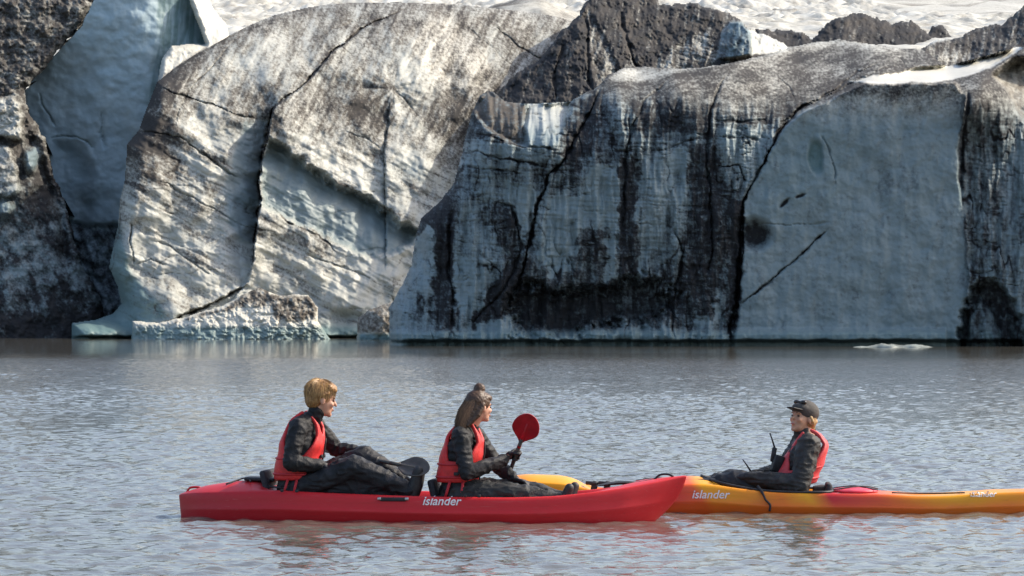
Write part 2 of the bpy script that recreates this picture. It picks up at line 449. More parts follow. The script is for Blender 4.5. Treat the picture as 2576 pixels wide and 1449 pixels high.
# ---- the dome: rounded sunlit ice left of the middle
def build_dome():
    out = [(180, 905), (180, 812), (241, 803), (283, 788), (304, 764), (295, 722), (274, 674), (277, 650), (295, 572), (301, 500), (313, 451),
           (319, 361), (349, 325), (361, 289), (394, 205), (448, 162), (500, 129), (566, 93), (632, 60), (692, 36), (770, 18), (850, 7),
           (1000, 4), (1150, 10), (1290, 24), (1400, 40), (1470, 62), (1470, 300), (1250, 420), (1150, 560), (1100, 700), (1060, 905)]
    r = Relief(out, seed=1)
    X, Y = r.X, r.Y
    r.D += tps([(240, 830, -1.0), (330, 780, 0.3), (500, 800, 0.2), (650, 790, 0.8), (800, 790, 1.6), (1000, 800, 2.8),
                (310, 620, 0.8), (330, 450, 1.6), (370, 300, 3.0), (420, 200, 5.2), (500, 650, 1.2), (500, 450, 2.6), (480, 330, 3.4),
                (600, 200, 7.0), (640, 70, 12.0), (700, 300, 4.8), (750, 520, 3.0), (780, 680, 2.1), (860, 400, 5.2), (850, 220, 8.2), (850, 90, 12.0),
                (1000, 560, 4.6), (1000, 380, 6.6), (1000, 200, 9.6), (1010, 80, 13.5), (1000, 10, 18.0), (1180, 350, 9.0), (1180, 180, 12.5),
                (1180, 60, 17.5), (1350, 200, 15.0), (1350, 60, 21.0), (800, 15, 17.0)], X, Y)
    r.roll(46, 3.0)
    # the foot: a wave-cut lip that stands out at the water
    foot = sstep(796, 836, Y + 4 * fbm(X / 50, Y / 50, 2, 3))
    r.D -= foot * (0.7 + 0.5 * perlin(X / 120, Y / 80, 9))
    r.D -= 1.1 * r.blob(400, 770, 60, 60) 
    r.bumps((210, 1.15, 1), (80, 0.40, 2), (28, 0.045, 3), (9, 0.014, 4))
    # tilted layers running down to the right
    lay = r.streak(27, 260, 16, 4, 5); lay2 = r.streak(30, 120, 6, 3, 6)
    low = sstep(250, 420, Y - (X - 700) * 0.12)
    wide = r.streak(29, 320, 34, 3, 7)
    r.D += low * (0.09 * lay + 0.02 * lay2 + 0.16 * wide)
    up = 1 - low
    r.D += up * 0.12 * r.streak(125, 120, 22, 4, 8)
    # big steps: the right half overhangs the long crack, the middle layer overhangs the blue hollow
    main = [(1060, 22), (1017, 27), (963, 45), (903, 78), (836, 129), (782, 193), (734, 235), (686, 271), (677, 313), (662, 385), (650, 445),
            (656, 500), (647, 542), (638, 650), (623, 710), (600, 735)]
    d, side, t = r.line(main)
    r.D += 2.1 * (side > 0) * np.exp(-d / 80) * sstep(0.42, 0.58, t) * (1 - sstep(0.80, 0.99, t))
    r.D -= 0.5 * (side < 0) * np.exp(-d / 40) * sstep(0.1, 0.3, t)
    hollow = r.region([(672, 345), (770, 415), (850, 470), (930, 500), (1050, 585), (1000, 640), (900, 640), (800, 585), (728, 556), (660, 510), (655, 440)], 10, 14)
    r.D += 1.7 * hollow * (1 - 0.6 * sstep(0, 90, r.line([(672, 345), (770, 415), (891, 481), (1053, 584)])[0]))
    h2 = r.region([(618, 292), (672, 305), (658, 400), (645, 450), (652, 500), (636, 610), (605, 610), (575, 560), (563, 470), (590, 385)], 8, 8)  # cast-shadow patch left of the long crack, used to tint it blue
    # colour of the ice, with shade of the hollow and crack side painted as blue
    r.blue = 0.30 + 0.25 * fbm(X / 90, Y / 90, 3, 14)
    r.blue += 0.5 * hollow + 0.55 * h2 + 0.4 * r.blob(1040, 430, 50, 26, 15) - 0.5 * r.blob(1150, 150, 130, 60, 50) + 0.35 * sstep(760, 800, Y)
    r.turq = 0.10 * hollow + 0.95 * sstep(806, 830, Y + 3 * perlin(X / 30, Y / 30, 2)) + 0.9 * r.region([(274, 560), (300, 560), (330, 690), (400, 760), (420, 800), (300, 830), (180, 850), (180, 810), (260, 790), (300, 760), (270, 680)], 8)
    # dirt: control amounts, then broken up by layers and grain
    amt = tps([(330, 420, .75), (400, 260, .85), (420, 400, .72), (500, 330, .25), (560, 360, .3), (480, 480, .3), (420, 560, .1), (470, 520, .42), (540, 560, .3),
               (350, 640, .1), (450, 690, .28), (560, 680, .05), (520, 600, .3), (350, 520, .3), (600, 450, .2), (450, 220, .62), (560, 200, .36), (650, 150, .25), (600, 110, .5), (720, 90, .42), (700, 210, .45),
               (640, 270, .65), (740, 320, .42), (850, 260, .62), (800, 200, .5), (930, 130, .42), (900, 330, .62), (950, 300, .72), (1010, 320, .35), (1100, 290, .72), (1150, 330, .66), (1070, 380, .34),
               (1000, 100, .45), (1100, 60, .62), (1150, 140, .56), (1120, 100, .6), (1230, 100, .5), (1180, 40, .6), (1260, 60, .55), (1330, 110, .5), (960, 200, .48), (1020, 180, .2), (1080, 210, .3),
               (720, 400, .22), (850, 400, .22), (900, 430, .2), (800, 500, .22), (1000, 450, .24), (1080, 470, .3), (1000, 600, .14), (740, 590, .32), (820, 620, .42), (720, 680, .2), (850, 700, .12), (950, 720, .12), (640, 750, .2), (900, 780, .1), (330, 780, .05)], X, Y)
    lay = r.streak(27, 200, 9, 4, 15); fine = fbm(X / 7, Y / 7, 3, 16); spk = fbm(X / 3.2, Y / 3.2, 2, 19)
    big = fbm(X / 42, Y / 42, 4, 17)
    updir = r.streak(118, 110, 11, 4, 25)
    r.dirt = 1.15 * amt + 0.04 + low * (0.42 * lay + 0.52 * wide) + (1 - low) * (0.42 * updir) + 0.38 * big + 0.34 * fine + 0.26 * spk
    r.veins(120, 0.022, 0.35, 0.06, low, 40, 1.8, 0.6)
    r.brown = np.clip(0.55 + 0.5 * fbm(X / 80, Y / 80, 3, 18), 0, 1)
    r.dirt -= 0.4 * (hollow + h2) * (amt > 0)
    # star of melt runnels under the summit
    dx, dy = r.wx - 990, r.wy - 222
    ang = np.arctan2(dy, dx); rad = np.hypot(dx, dy)
    st = (perlin(ang * 3.4, rad / 160, 5) + 0.5 * perlin(ang * 8, rad / 60, 6)) * np.exp(-(rad / 85) ** 2) * sstep(2, 30, rad)
    r.D += 0.06 * st; r.dirt += 0.34 * st + 0.4 * np.exp(-(rad / 9) ** 2)
    # bright melt chute down the right shoulder
    for k, ln in enumerate(([(1060, 40), (1120, 80), (1170, 140), (1210, 210)], [(1110, 35), (1180, 90), (1240, 170)])):
        d, sd_, t = r.line(ln); g = np.exp(-(d / 20) ** 2); r.dirt -= 0.14 * g; r.D += 0.18 * g
    cr = r.crack
    cr(main, 3.2, 0.7, 1.5, 4.2)
    def soft(pts, w, depth, dirt, wd, **k): r.crack(pts, w * 0.8, depth * 0.7, dirt * 0.72, wd * 0.8, **k)
    soft([(800, 100), (840, 70), (900, 50), (960, 30)], 3, 0.25, 0.7, 5)
    soft([(614, 81), (578, 114), (542, 156), (506, 193), (475, 229), (469, 247), (445, 289), (439, 325)], 3, 0.35, 0.9, 3.4)
    soft([(397, 220), (469, 244), (542, 268), (614, 295), (656, 301)], 4, 0.5, 0.9, 7)
    soft([(394, 210), (481, 148), (602, 79), (722, 42), (800, 24)], 3.5, 0.3, 1.0, 6)
    soft([(349, 332), (400, 336), (455, 345), (475, 360)], 3.5, 0.5, 0.8, 4)
    soft([(463, 352), (520, 396), (575, 436), (600, 450)], 6, 0.55, 0.35, 6)
    soft([(397, 452), (470, 490), (542, 530), (600, 560)], 4, 0.35, 0.6, 4)
    soft([(380, 600), (430, 622), (517, 686), (560, 700)], 3, 0.3, 0.7, 3)
    soft([(342, 668), (380, 650), (420, 670)], 3, 0.25, 0.6, 3)
    soft([(330, 560), (328, 600), (336, 650), (340, 672)], 3.2, 0.5, 1.0, 3.4)
    soft([(300, 480), (302, 560), (285, 650), (276, 690), (296, 730)], 3, 0.4, 0.9, 4)
    soft([(981, 246), (975, 300), (969, 373), (969, 457), (970, 560), (972, 692)], 4, 0.35, 0.75, 5, step=0.35, reach=40)
    soft([(656, 500), (690, 530), (728, 560), (800, 592), (850, 640)], 4, 0.3, 0.95, 6)
    soft([(860, 330), (920, 350), (965, 378)], 3, 0.2, 0.8, 4)
    soft([(1060, 300), (1020, 250), (985, 225)], 3, 0.2, 0.6, 4)
    soft([(1130, 50), (1190, 80), (1250, 130), (1310, 190)], 3, 0.25, 0.6, 4)
    soft([(1240, 60), (1300, 110), (1340, 140), (1400, 160)], 4, 0.5, 0.7, 5)
    soft([(770, 640), (850, 670), (940, 700)], 4, 0.3, 0.5, 4)
    cr([(623, 712), (542, 760), (433, 806), (400, 812)], 5, 0.6, 1.0, 5, step=-0.5, reach=30)
    r.brown = np.where(r.dirt > 0.9, r.brown * 0.4, r.brown)
    r.D += 0.9 * sstep(842, 852, Y + 2 * perlin(X / 30, Y / 30, 12))
    keep = 1 - sstep(808, 822, Y)
    r.dirt *= keep
    gl_parent(r.build('ice_dome', 163.0, None, 14.0))
build_dome()

# ---- white cornice and lit shoulder behind the dome's left edge
def build_cornice():
    r = Relief([(394, 225), (396, 200), (407, 145), (430, 115), (470, 109), (514, 110), (499, 66), (482, 20), (465, -20), (520, -20), (540, 25), (567, 57), (580, 92), (560, 180), (450, 240)], seed=4, jag=3)
    X, Y = r.X, r.Y
    r.D += tps([(400, 190, 0), (420, 130, 1.2), (500, 120, 2.2), (500, 40, 3.2), (560, 60, 4.4), (480, -10, 3.6), (540, 0, 5), (560, 150, 2)], X, Y)
    r.roll(14, 1.5); r.bumps((40, 0.2, 1), (12, 0.08, 2))
    r.dirt = -0.25 + 0.3 * fbm(X / 20, Y / 20, 3, 5) + 0.75 * np.exp(-(r.line([(394, 206), (430, 180), (481, 146), (520, 120)])[0] / 9) ** 2)
    r.blue += 0.05; r.brown += 0.8
    gl_parent(r.build('snow_cornice', 171.6, None, 2.0))
build_cornice()

# ---- the smooth blue wall between the rubble slope and the dome
def build_left_wall():
    r = Relief([(60, 230), (110, 165), (200, 70), (250, -30), (500, -30), (505, 70), (520, 120), (470, 300), (420, 640), (380, 905), (120, 905), (150, 600), (130, 430), (70, 300)], seed=6, jag=4)
    X, Y = r.X, r.Y
    r.D += tps([(80, 250, 0.6), (250, 100, -1.2), (230, 300, -0.3), (380, 300, -1.2), (430, 80, -0.9), (500, 60, 0.4), (250, -20, -1.6), (250, 500, -0.2), (300, 700, -0.3), (180, 700, 0), (300, 850, -0.5), (160, 850, -0.2)], X, Y)
    r.bumps((140, 0.5, 1), (45, 0.10, 2), (14, 0.018, 3))
    r.D += 0.6 * sstep(0, 50, r.poly([(120, 345), (170, 340), (220, 360), (245, 400), (250, 600), (100, 600)]))
    r.blue += 0.95 + 0.2 * fbm(X / 60, Y / 60, 3, 4)
    up = r.region([(395, -40), (520, -40), (520, 120), (440, 120), (415, 180), (385, 300), (370, 250), (395, 120)], 16, 10)
    r.turq += 0.14 + 0.08 * sstep(330, 100, Y) + 0.95 * up * (0.6 + 0.8 * r.streak(95, 90, 9, 3, 8))
    r.dirt += -0.26 + 0.22 * r.streak(80, 120, 30, 4, 6) + 0.12 * fbm(X / 10, Y / 10, 3, 7) + 0.25 * up * (r.streak(92, 110, 7, 3, 12) > 0.1)
    r.crack([(125, 345), (170, 342), (215, 352), (245, 375)], 4, 0.25, 0.6, 5)
    r.crack([(96, 230), (110, 270), (140, 320)], 4, 0.3, 0.5, 5)
    r.crack([(255, 280), (256, 340), (262, 380)], 8, 0.2, 0.4, 8)
    low = sstep(556, 574, Y + 5 * perlin(X / 25, Y / 25, 9) + 8 * sstep(240, 170, X))
    r.dirt = r.dirt * (1 - low) + low * (0.62 + 0.35 * fbm(X / 30, Y / 30, 4, 10) + 0.3 * r.streak(65, 80, 12, 3, 11))
    r.D += low * (0.35 + 0.5 * fbm(X / 35, Y / 35, 4, 13))
    r.D -= 0.7 * low * sstep(700, 760, Y)
    r.brown += 0.05
    gl_parent(r.build('blue_ice_wall', 176.0, None, 6.0, mat=ICE_PALE))
build_left_wall()

# ---- rubble-covered slope at the far left
def build_rubble():
    r = Relief([(-220, 905), (-220, -40), (256, -40), (215, 45), (160, 110), (118, 168), (90, 200), (66, 222), (66, 262), (85, 300), (112, 345), (132, 420), (160, 500), (180, 570), (205, 660), (250, 740), (265, 800), (250, 860), (240, 905)], seed=8, jag=9)
    X, Y = r.X, r.Y
    r.D += tps([(-150, 800, -1), (200, 820, 0.5), (60, 820, -0.6), (-100, 500, 2.0), (60, 500, 2.2), (130, 500, 3.2), (-100, 250, 5), (50, 280, 4.4), (-100, 50, 9), (100, 60, 8.5), (200, 20, 9.5), (160, 650, 1.6), (20, 650, 0.8)], X, Y)
    r.roll(20, 1.2)
    top = sstep(420, 250, Y)
    r.D += (0.55 + 0.3 * top) * fbm(X / 60, Y / 50, 4, 1) + (0.06 + 0.22 * top) * ridged(X / 26, Y / 24, 3, 2) + (0.03 + 0.12 * top) * fbm(X / 9, Y / 8, 3, 3)
    r.dirt += 0.88 + 0.3 * fbm(X / 45, Y / 45, 3, 15) + 0.34 * fbm(X / 14, Y / 14, 4, 4) + 0.26 * fbm(X / 5, Y / 5, 2, 5) - 0.06 * top
    l1 = r.region([(-60, 252), (30, 245), (55, 262), (60, 300), (52, 350), (30, 348), (-60, 330)], 7, 8)
    l2 = r.region([(-60, 365), (20, 370), (45, 420), (50, 480), (20, 495), (-60, 490)], 8, 8)
    l3 = r.blob(12, 525, 18, 22); l4 = r.blob(80, 400, 18, 32, 8)
    for l, a in ((l1, 0.45), (l2, 0.33), (l3, 0.5), (l4, 0.7)):  # lit look of the beige lumps painted by taking dirt off
        r.D -= 0.9 * l; r.dirt -= a * l
    r.blue += l4 + 0.25 + 0.7 * sstep(430, 520, Y)
    lowp = sstep(430, 520, Y + 40 * fbm(X / 60, Y / 60, 3, 16))
    r.dirt -= lowp * (0.05 + 0.75 * np.clip(fbm(X / 70, Y / 90, 4, 17), -0.2, 1) + 0.4 * r.streak(60, 70, 16, 3, 18))
    r.dirt -= 0.18 * sstep(490, 560, Y) * (0.5 + 1.5 * fbm(X / 40, Y / 40, 3, 9)) + 0.45 * r.blob(30, 640, 70, 60, 0, 0.8) * (0.4 + 1.2 * np.clip(r.streak(-50, 60, 12, 3, 14), 0, 1))
    r.dirt += 0.45 * sstep(770, 815, Y)  # near-black shadow along the waterline, painted in as dirt
    r.D += 0.8 * np.exp(-(r.line([(80, 350), (110, 440), (150, 520), (165, 640)])[0] / 14) ** 2)
    r.brown += np.clip(0.34 - 0.34 * sstep(350, 560, Y) + 0.3 * fbm(X / 30, Y / 30, 3, 12), 0, 1)
    gl_parent(r.build('rubble_slope', 166.5, None, 10.0))
build_rubble()

# ---- the great block on the right, striped left half and clean blue right half
def build_block():
    out = [(980, 905), (979, 851), (977, 775), (1009, 718), (1034, 667), (1047, 585), (1060, 546), (1104, 508), (1142, 457), (1162, 381), (1174, 330), (1187, 280),
           (1206, 241), (1225, 226), (1244, 232), (1270, 254), (1333, 260), (1435, 254), (1467, 235), (1505, 216), (1530, 187), (1568, 170), (1625, 166), (1714, 172), (1765, 168),
           (1829, 159), (1930, 137), (1988, 118), (2051, 105), (2115, 98), (2178, 108), (2274, 121), (2324, 124), (2381, 165), (2464, 143), (2553, 118), (2800, 80), (2800, 905)]
    r = Relief(out, seed=12, jag=3)
    X, Y = r.X, r.Y
    r.D += tps([(1000, 830, 1.6), (1000, 760, 2.2), (1100, 830, 0.6), (1100, 620, 1.4), (1200, 830, 0.2), (1200, 500, 0.9), (1230, 300, 1.8), (1350, 700, 0), (1350, 450, 0.3), (1380, 300, 1.0), (1440, 262, 3.0),
                (1500, 800, 0), (1500, 500, 0.0), (1500, 330, 0.8), (1520, 240, 2.4), (1570, 205, 4.0), (1600, 176, 8.0), (1700, 800, -0.2), (1700, 500, -0.2), (1700, 320, 0.5), (1700, 215, 2.2), (1720, 182, 5.0),
                (1850, 800, -0.3), (1850, 500, -0.4), (1850, 320, 0.4), (1840, 230, 2.0), (1850, 180, 4.5), (1950, 260, 2.2), (1960, 200, 5.2), (1980, 135, 11.0), (2080, 300, 0.5), (2070, 240, 2.6), (2100, 180, 7.0), (2100, 112, 14.0),
                (2200, 215, 2.0), (2200, 180, 4.6), (2280, 135, 11.0), (2000, 600, -0.6), (2000, 820, -0.6), (2200, 600, -0.8), (2200, 820, -0.7), (2200, 350, -0.4), (2380, 350, -0.3), (2380, 600, -0.8), (2400, 820, -0.9),
                (2360, 215, 0.8), (2380, 185, 5.0), (2470, 200, 1.0), (2480, 165, 5.0), (2520, 330, 0.4), (2550, 600, -0.9), (2560, 820, -1.4), (2570, 220, 2.6), (2570, 140, 6.0), (2750, 500, -1.5), (2750, 800, -2.0), (2750, 200, 4.0)], X, Y)
    left = sstep(1330, 1120, X + 0.25 * (Y - 500))
    e = np.clip(r.sd, 0, 200)
    r.D += 2.6 * left * (1 - np.sqrt(np.clip(1 - np.clip(1 - e / 70, 0, 1) ** 2, 0, 1)))
    r.roll(9, 1.0)
    front = sstep(200, 330, Y + 0.12 * (1800 - X) * (X < 1800))
    wall = r.region([(2085, 248), (2060, 258), (2000, 290), (1955, 345), (1905, 440), (1872, 500), (1868, 600), (1860, 770), (1842, 905), (2440, 905), (2430, 600), (2410, 400), (2425, 240), (2400, 206), (2180, 208)], 5, 3)
    strip = (1 - wall) * front
    vert = r.streak(92, 260, 15, 4, 3); vert2 = r.streak(88, 160, 34, 3, 4); hor = r.streak(2, 170, 7, 4, 5); hor2 = r.streak(-4, 110, 16, 3, 6)
    r.D += strip * (0.20 * vert + 0.45 * vert2 + 0.05 * hor) + wall * (0.12 * r.streak(90, 200, 50, 3, 9) + 0.012 * hor)
    r.D = r.D * (1 - wall) + wall * (-0.5 - 0.0005 * (X - 2100) + 0.0003 * (600 - Y))
    r.D += wall * 0.12 * r.streak(90, 200, 50, 3, 9)
    r.bumps((150, 0.22, 11), (40, 0.07, 12), (10, 0.02, 13))
    # colour
    r.blue = 0.95 - 0.75 * sstep(330, 215, Y + 0.15 * (1800 - X) * (X < 1800)) + 0.1 * fbm(X / 50, Y / 50, 3, 15)
    ledge_t = [(1990, 232), (2060, 222), (2180, 200), (2290, 186), (2400, 178), (2480, 160), (2560, 118)]
    ledge = r.region([(2140, 207), (2200, 190), (2330, 172), (2420, 158), (2500, 140), (2570, 112), (2570, 124), (2530, 150), (2470, 180), (2390, 202), (2290, 206), (2180, 209)], 4, 3)
    r.blue -= 0.8 * ledge
    r.D += 2.4 * ledge * sstep(212, 150, Y - 0.05 * (X - 2200)) - 0.3 * ledge
    # striped half
    amt = tps([(1000, 830, .35), (1020, 760, .4), (1075, 560, 1.0), (1110, 520, 1.05), (1070, 680, .22), (1110, 720, .85), (1130, 640, .75), (1120, 800, .7), (1060, 800, .35), (1180, 620, .35), (1250, 600, .3), (1200, 730, .2), (1190, 800, .25), (1250, 520, .3), (1290, 620, .62),
               (1180, 470, .55), (1200, 400, .5), (1210, 300, .85), (1290, 300, .85), (1350, 310, .2), (1420, 330, .6), (1250, 390, .45), (1330, 380, .45), (1430, 440, .55), (1440, 560, .12), (1420, 650, .12), (1500, 560, .25), (1540, 480, .2), (1570, 560, .85), (1575, 430, .75), (1500, 620, .5), (1470, 680, .55), (1620, 560, .4), (1630, 680, .45), (1660, 480, .4), (1700, 470, .15), (1690, 560, .3),
               (1540, 330, .6), (1500, 280, .7), (1620, 300, .62), (1700, 300, .78), (1740, 350, .72), (1640, 380, .42), (1760, 440, .65), (1800, 520, .75), (1740, 620, .7), (1760, 700, .8), (1820, 640, .6), (1830, 440, .4), (1820, 380, .45), (1870, 330, .5), (1900, 400, .3), (1850, 260, .6), (1930, 260, .72), (1960, 300, .85), (2000, 240, .7), (1800, 210, .55), (1650, 240, .68), (1550, 210, .35),
               (1350, 780, 1.1), (1500, 770, 1.15), (1420, 820, .9), (1620, 770, 1.0), (1700, 780, .8), (1310, 740, 1.0), (1300, 800, .5), (1240, 810, .15), (1560, 835, .35), (1750, 830, .5), (1780, 780, .2), (1840, 800, .8)], X, Y)
    up = 1 - front
    tops = 0.78 + 0.36 * fbm(X / 60, Y / 40, 3, 17) + 0.36 * fbm(X / 6, Y / 5, 3, 18) + 0.2 * r.streak(150, 60, 9, 3, 38)
    tops -= 0.35 * r.region([(1525, 200), (1560, 172), (1720, 172), (1830, 160), (1700, 184), (1640, 204)], 7, 6)  # sunlit facet of the top painted lighter by lowering dirt
    tops -= 0.30 * np.exp(-(r.line([(1900, 150), (2000, 120), (2115, 102), (2250, 124)])[0] / 12) ** 2)
    grain = 0.30 * fbm(X / 15, Y / 15, 4, 19) + 0.20 * fbm(X / 4.5, Y / 4.5, 2, 20)
    sdirt = 0.16 + 0.55 * amt + 0.20 * vert + 0.16 * vert2 + 0.30 * hor * sstep(620, 300, Y) + 0.14 * hor2
    for pts, v, k in (
            ([(1142, 635), (1238, 690), (1219, 737), (1155, 800), (1140, 731)], .06, 1), ([(1149, 521), (1212, 508), (1219, 572), (1231, 623), (1149, 635)], .28, 2), ([(1282, 457), (1333, 477), (1346, 508), (1322, 610), (1301, 546), (1270, 489)], .05, 3),
            ([(1378, 502), (1467, 496), (1479, 540), (1441, 635), (1384, 700), (1359, 635), (1378, 559)], .0, 4), ([(1473, 419), (1556, 413), (1556, 700), (1524, 705), (1530, 572), (1479, 540)], .05, 5), ([(1600, 407), (1676, 407), (1670, 572), (1638, 640), (1600, 690)], .22, 6),
            ([(1689, 362), (1727, 375), (1727, 470), (1708, 521), (1689, 457)], .03, 7), ([(1810, 325), (1956, 325), (1930, 407), (1880, 450), (1816, 407)], .25, 8), ([(1054, 572), (1092, 559), (1098, 635), (1066, 800), (1047, 674)], .10, 9), ([(990, 731), (1034, 718), (1047, 851), (984, 851)], .2, 10),
            ([(1765, 750), (1800, 700), (1812, 800), (1752, 812)], .08, 11), ([(1187, 800), (1282, 807), (1282, 850), (1187, 850)], .1, 12), ([(1428, 826), (1676, 826), (1676, 856), (1428, 856)], .15, 13), ([(1174, 356), (1384, 378), (1378, 410), (1168, 410)], .22, 14), ([(1600, 255), (1660, 240), (1690, 290), (1640, 330)], .3, 26),
            ([(1559, 400), (1600, 400), (1597, 690), (1559, 690)], .90, 15), ([(1060, 546), (1130, 470), (1138, 508), (1132, 690), (1098, 705), (1098, 572)], 1.0, 16), ([(1225, 521), (1282, 515), (1314, 604), (1295, 640), (1244, 610)], .72, 17),
            ([(1460, 267), (1511, 222), (1498, 356), (1447, 432), (1422, 394)], .88, 18), ([(1575, 254), (1784, 250), (1784, 340), (1606, 325)], .80, 19), ([(1740, 356), (1803, 381), (1832, 635), (1790, 800), (1689, 770), (1733, 635)], .80, 20), ([(1460, 572), (1511, 584), (1530, 690), (1435, 700)], .66, 21),
            ([(1240, 720), (1300, 650), (1330, 720), (1300, 780), (1180, 830), (1200, 790)], .95, 22), ([(1100, 720), (1135, 690), (1140, 860), (1108, 860)], .85, 23), ([(1835, 520), (1870, 500), (1868, 640), (1852, 780), (1835, 800)], .95, 24), ([(1190, 275), (1225, 230), (1320, 270), (1320, 345), (1240, 330)], .85, 25)):
        m_ = r.region(pts, 7, 30, 100 + k)
        sdirt = sdirt * (1 - 0.95 * m_) + 0.95 * m_ * (v + 0.10 * vert + 0.10 * hor)
    sdirt = 0.52 + (sdirt - 0.44) * 1.45
    sdirt = np.where(sdirt > 0.70, 0.70 + (sdirt - 0.70) * 0.40, sdirt) + 1.25 * grain + 0.16 * r.streak(90, 70, 5, 3, 43) + 0.10 * r.streak(0, 60, 4, 3, 44)
    wdirt = 0.14 + 0.26 * r.streak(91, 150, 18, 4, 21) + 0.12 * hor + 0.34 * fbm(X / 40, Y / 40, 4, 22) + 0.26 * fbm(X / 12, Y / 12, 3, 39) + 0.07 * fbm(X / 6, Y / 6, 2, 23)
    wdirt += 0.55 * np.exp(-((Y - 222 - 0.02 * (X - 2200)) / 16) ** 2) * (0.6 + 0.9 * fbm(X / 22, Y / 40, 3, 24)) * (X > 2040)
    wdirt += 0.18 * r.blob(2250, 450, 60, 45) + 0.12 * r.blob(2180, 560, 120, 14, -4)
    rt = sstep(2395, 2440, X + 18 * fbm(X / 30, Y / 60, 3, 25) + 0.02 * (400 - Y))
    rdirt = 0.56 + 0.55 * r.streak(90, 90, 16, 4, 26) + 0.32 * fbm(X / 12, Y / 12, 4, 27) - 0.20 * sstep(2500, 2560, X) + 0.1 * sstep(560, 300, Y)
    r.dirt = np.where(front > 0.01, (sdirt * (1 - wall) + wdirt * wall) * front + tops * up, tops)
    r.dirt = r.dirt * (1 - rt * front) + rdirt * rt * front
    r.dirt = r.dirt * (1 - ledge) + ledge * (-0.1 + 0.3 * fbm(X / 14, Y / 8, 3, 28))
    # dark slope over the ledge at the right, brown sunlit mound at the edge
    dk = r.region([(2330, 130), (2400, 168), (2480, 140), (2580, 100), (2820, 60), (2820, -20), (2300, 60)], 6, 6); r.dirt += 0.6 * dk
    md = r.region([(2500, 188), (2560, 150), (2820, 120), (2820, 560), (2640, 400), (2576, 300), (2540, 240)], 8, 8)
    r.dirt = r.dirt * (1 - md) + md * (0.66 + 0.3 * fbm(X / 16, Y / 16, 4, 33)); r.D += md * (1.4 + 0.4 * fbm(X / 25, Y / 25, 3, 34)) + 2.2 * md * sstep(330, 180, Y)
    r.brown = np.clip(-0.12 + 0.32 * up + 0.8 * md + 0.25 * fbm(X / 60, Y / 60, 3, 29), 0, 1)
    lf = r.region([(1190, 275), (1225, 226), (1270, 254), (1335, 262), (1320, 320), (1330, 370), (1270, 350), (1230, 330)], 6, 5)
    r.brown = np.maximum(r.brown, 0.75 * lf); r.D += 1.1 * lf
    fac = r.region([(1330, 262), (1440, 258), (1420, 300), (1400, 360), (1320, 365), (1318, 310)], 9, 5)
    r.D += fac * 1.6 * sstep(380, 250, Y); r.blue -= 0.5 * fac * sstep(360, 280, Y); r.dirt -= 0.35 * fac
    # waterline undercut: black cave under the striped half, arch at the right, hole and turquoise eye in the blue wall; shade of cave, arch and hole painted in through dirt
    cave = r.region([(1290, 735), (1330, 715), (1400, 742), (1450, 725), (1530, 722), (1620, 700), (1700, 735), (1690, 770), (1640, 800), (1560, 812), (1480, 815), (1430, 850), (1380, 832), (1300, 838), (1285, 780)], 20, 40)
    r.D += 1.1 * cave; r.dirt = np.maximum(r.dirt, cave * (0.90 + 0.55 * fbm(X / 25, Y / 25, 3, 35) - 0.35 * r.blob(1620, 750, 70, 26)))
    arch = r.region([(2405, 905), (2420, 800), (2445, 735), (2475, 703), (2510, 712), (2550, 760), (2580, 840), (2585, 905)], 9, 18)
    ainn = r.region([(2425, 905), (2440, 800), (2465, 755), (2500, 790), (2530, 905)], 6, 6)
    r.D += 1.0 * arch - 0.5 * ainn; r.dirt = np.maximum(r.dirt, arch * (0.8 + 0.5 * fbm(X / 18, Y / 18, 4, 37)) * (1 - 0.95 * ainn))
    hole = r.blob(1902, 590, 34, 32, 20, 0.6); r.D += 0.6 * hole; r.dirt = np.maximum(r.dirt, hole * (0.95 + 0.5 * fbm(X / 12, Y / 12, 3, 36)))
    eye = r.blob(2052, 395, 17, 40, -6, 0.35); r.turq += 0.9 * eye; r.D += 0.25 * eye
    r.turq += wall * 0.25 * r.blob(2010, 400, 130, 110, 0, 0.9)
    ft = sstep(822, 842, Y + 3 * perlin(X / 25, Y / 25, 30)); r.turq += 0.55 * ft; r.dirt = r.dirt * (1 - 0.7 * ft * (1 - sstep(2380, 2420, X))); r.D -= 0.5 * ft * (X < 2380); r.D += 0.9 * sstep(852, 862, Y + 2 * perlin(X / 30, Y / 30, 32))
    for cx, cy, rr in ((1972, 512, 26), (2012, 494, 24)):
        s_ = r.blob(cx, cy, rr * 0.55, 4, -45 if cx < 2000 else -20, 0.5); r.dirt += 0.8 * s_; r.D += 0.15 * s_
    r.veins(80, 0.04, 0.45, 0.12, strip, 60, 0.6, 1.4); r.veins(45, 0.05, 0.35, 0.08, strip, 64, 2.0, 0.5)
    cr = r.crack
    cr([(1520, 205), (1480, 290), (1445, 350), (1420, 400), (1382, 440), (1350, 520), (1335, 600), (1318, 660), (1300, 730), (1290, 760)], 6, 0.8, 1.1, 9)
    cr([(1700, 190), (1660, 220), (1620, 255), (1590, 320), (1575, 400), (1572, 520), (1566, 600)], 6, 0.4, 0.7, 10)
    cr([(1840, 175), (1810, 215), (1790, 270), (1780, 340), (1782, 440), (1790, 540), (1790, 640), (1775, 720)], 5, 0.5, 0.7, 6)
    cr([(2080, 240), (2000, 285), (1960, 335), (1925, 400), (1890, 470), (1868, 510), (1868, 640), (1856, 760), (1838, 880)], 5, 0.7, 1.0, 7)
    cr([(1868, 505), (1862, 560), (1860, 650), (1852, 770), (1835, 820), (1840, 880)], 9, 0.9, 1.0, 12)
    cr([(1858, 772), (1890, 745), (1940, 705), (2000, 655), (2050, 605), (2095, 572)], 3.6, 0.35, 0.9, 4)
    cr([(1895, 566), (1990, 566), (2100, 560)], 3, 0.12, 0.35, 3)
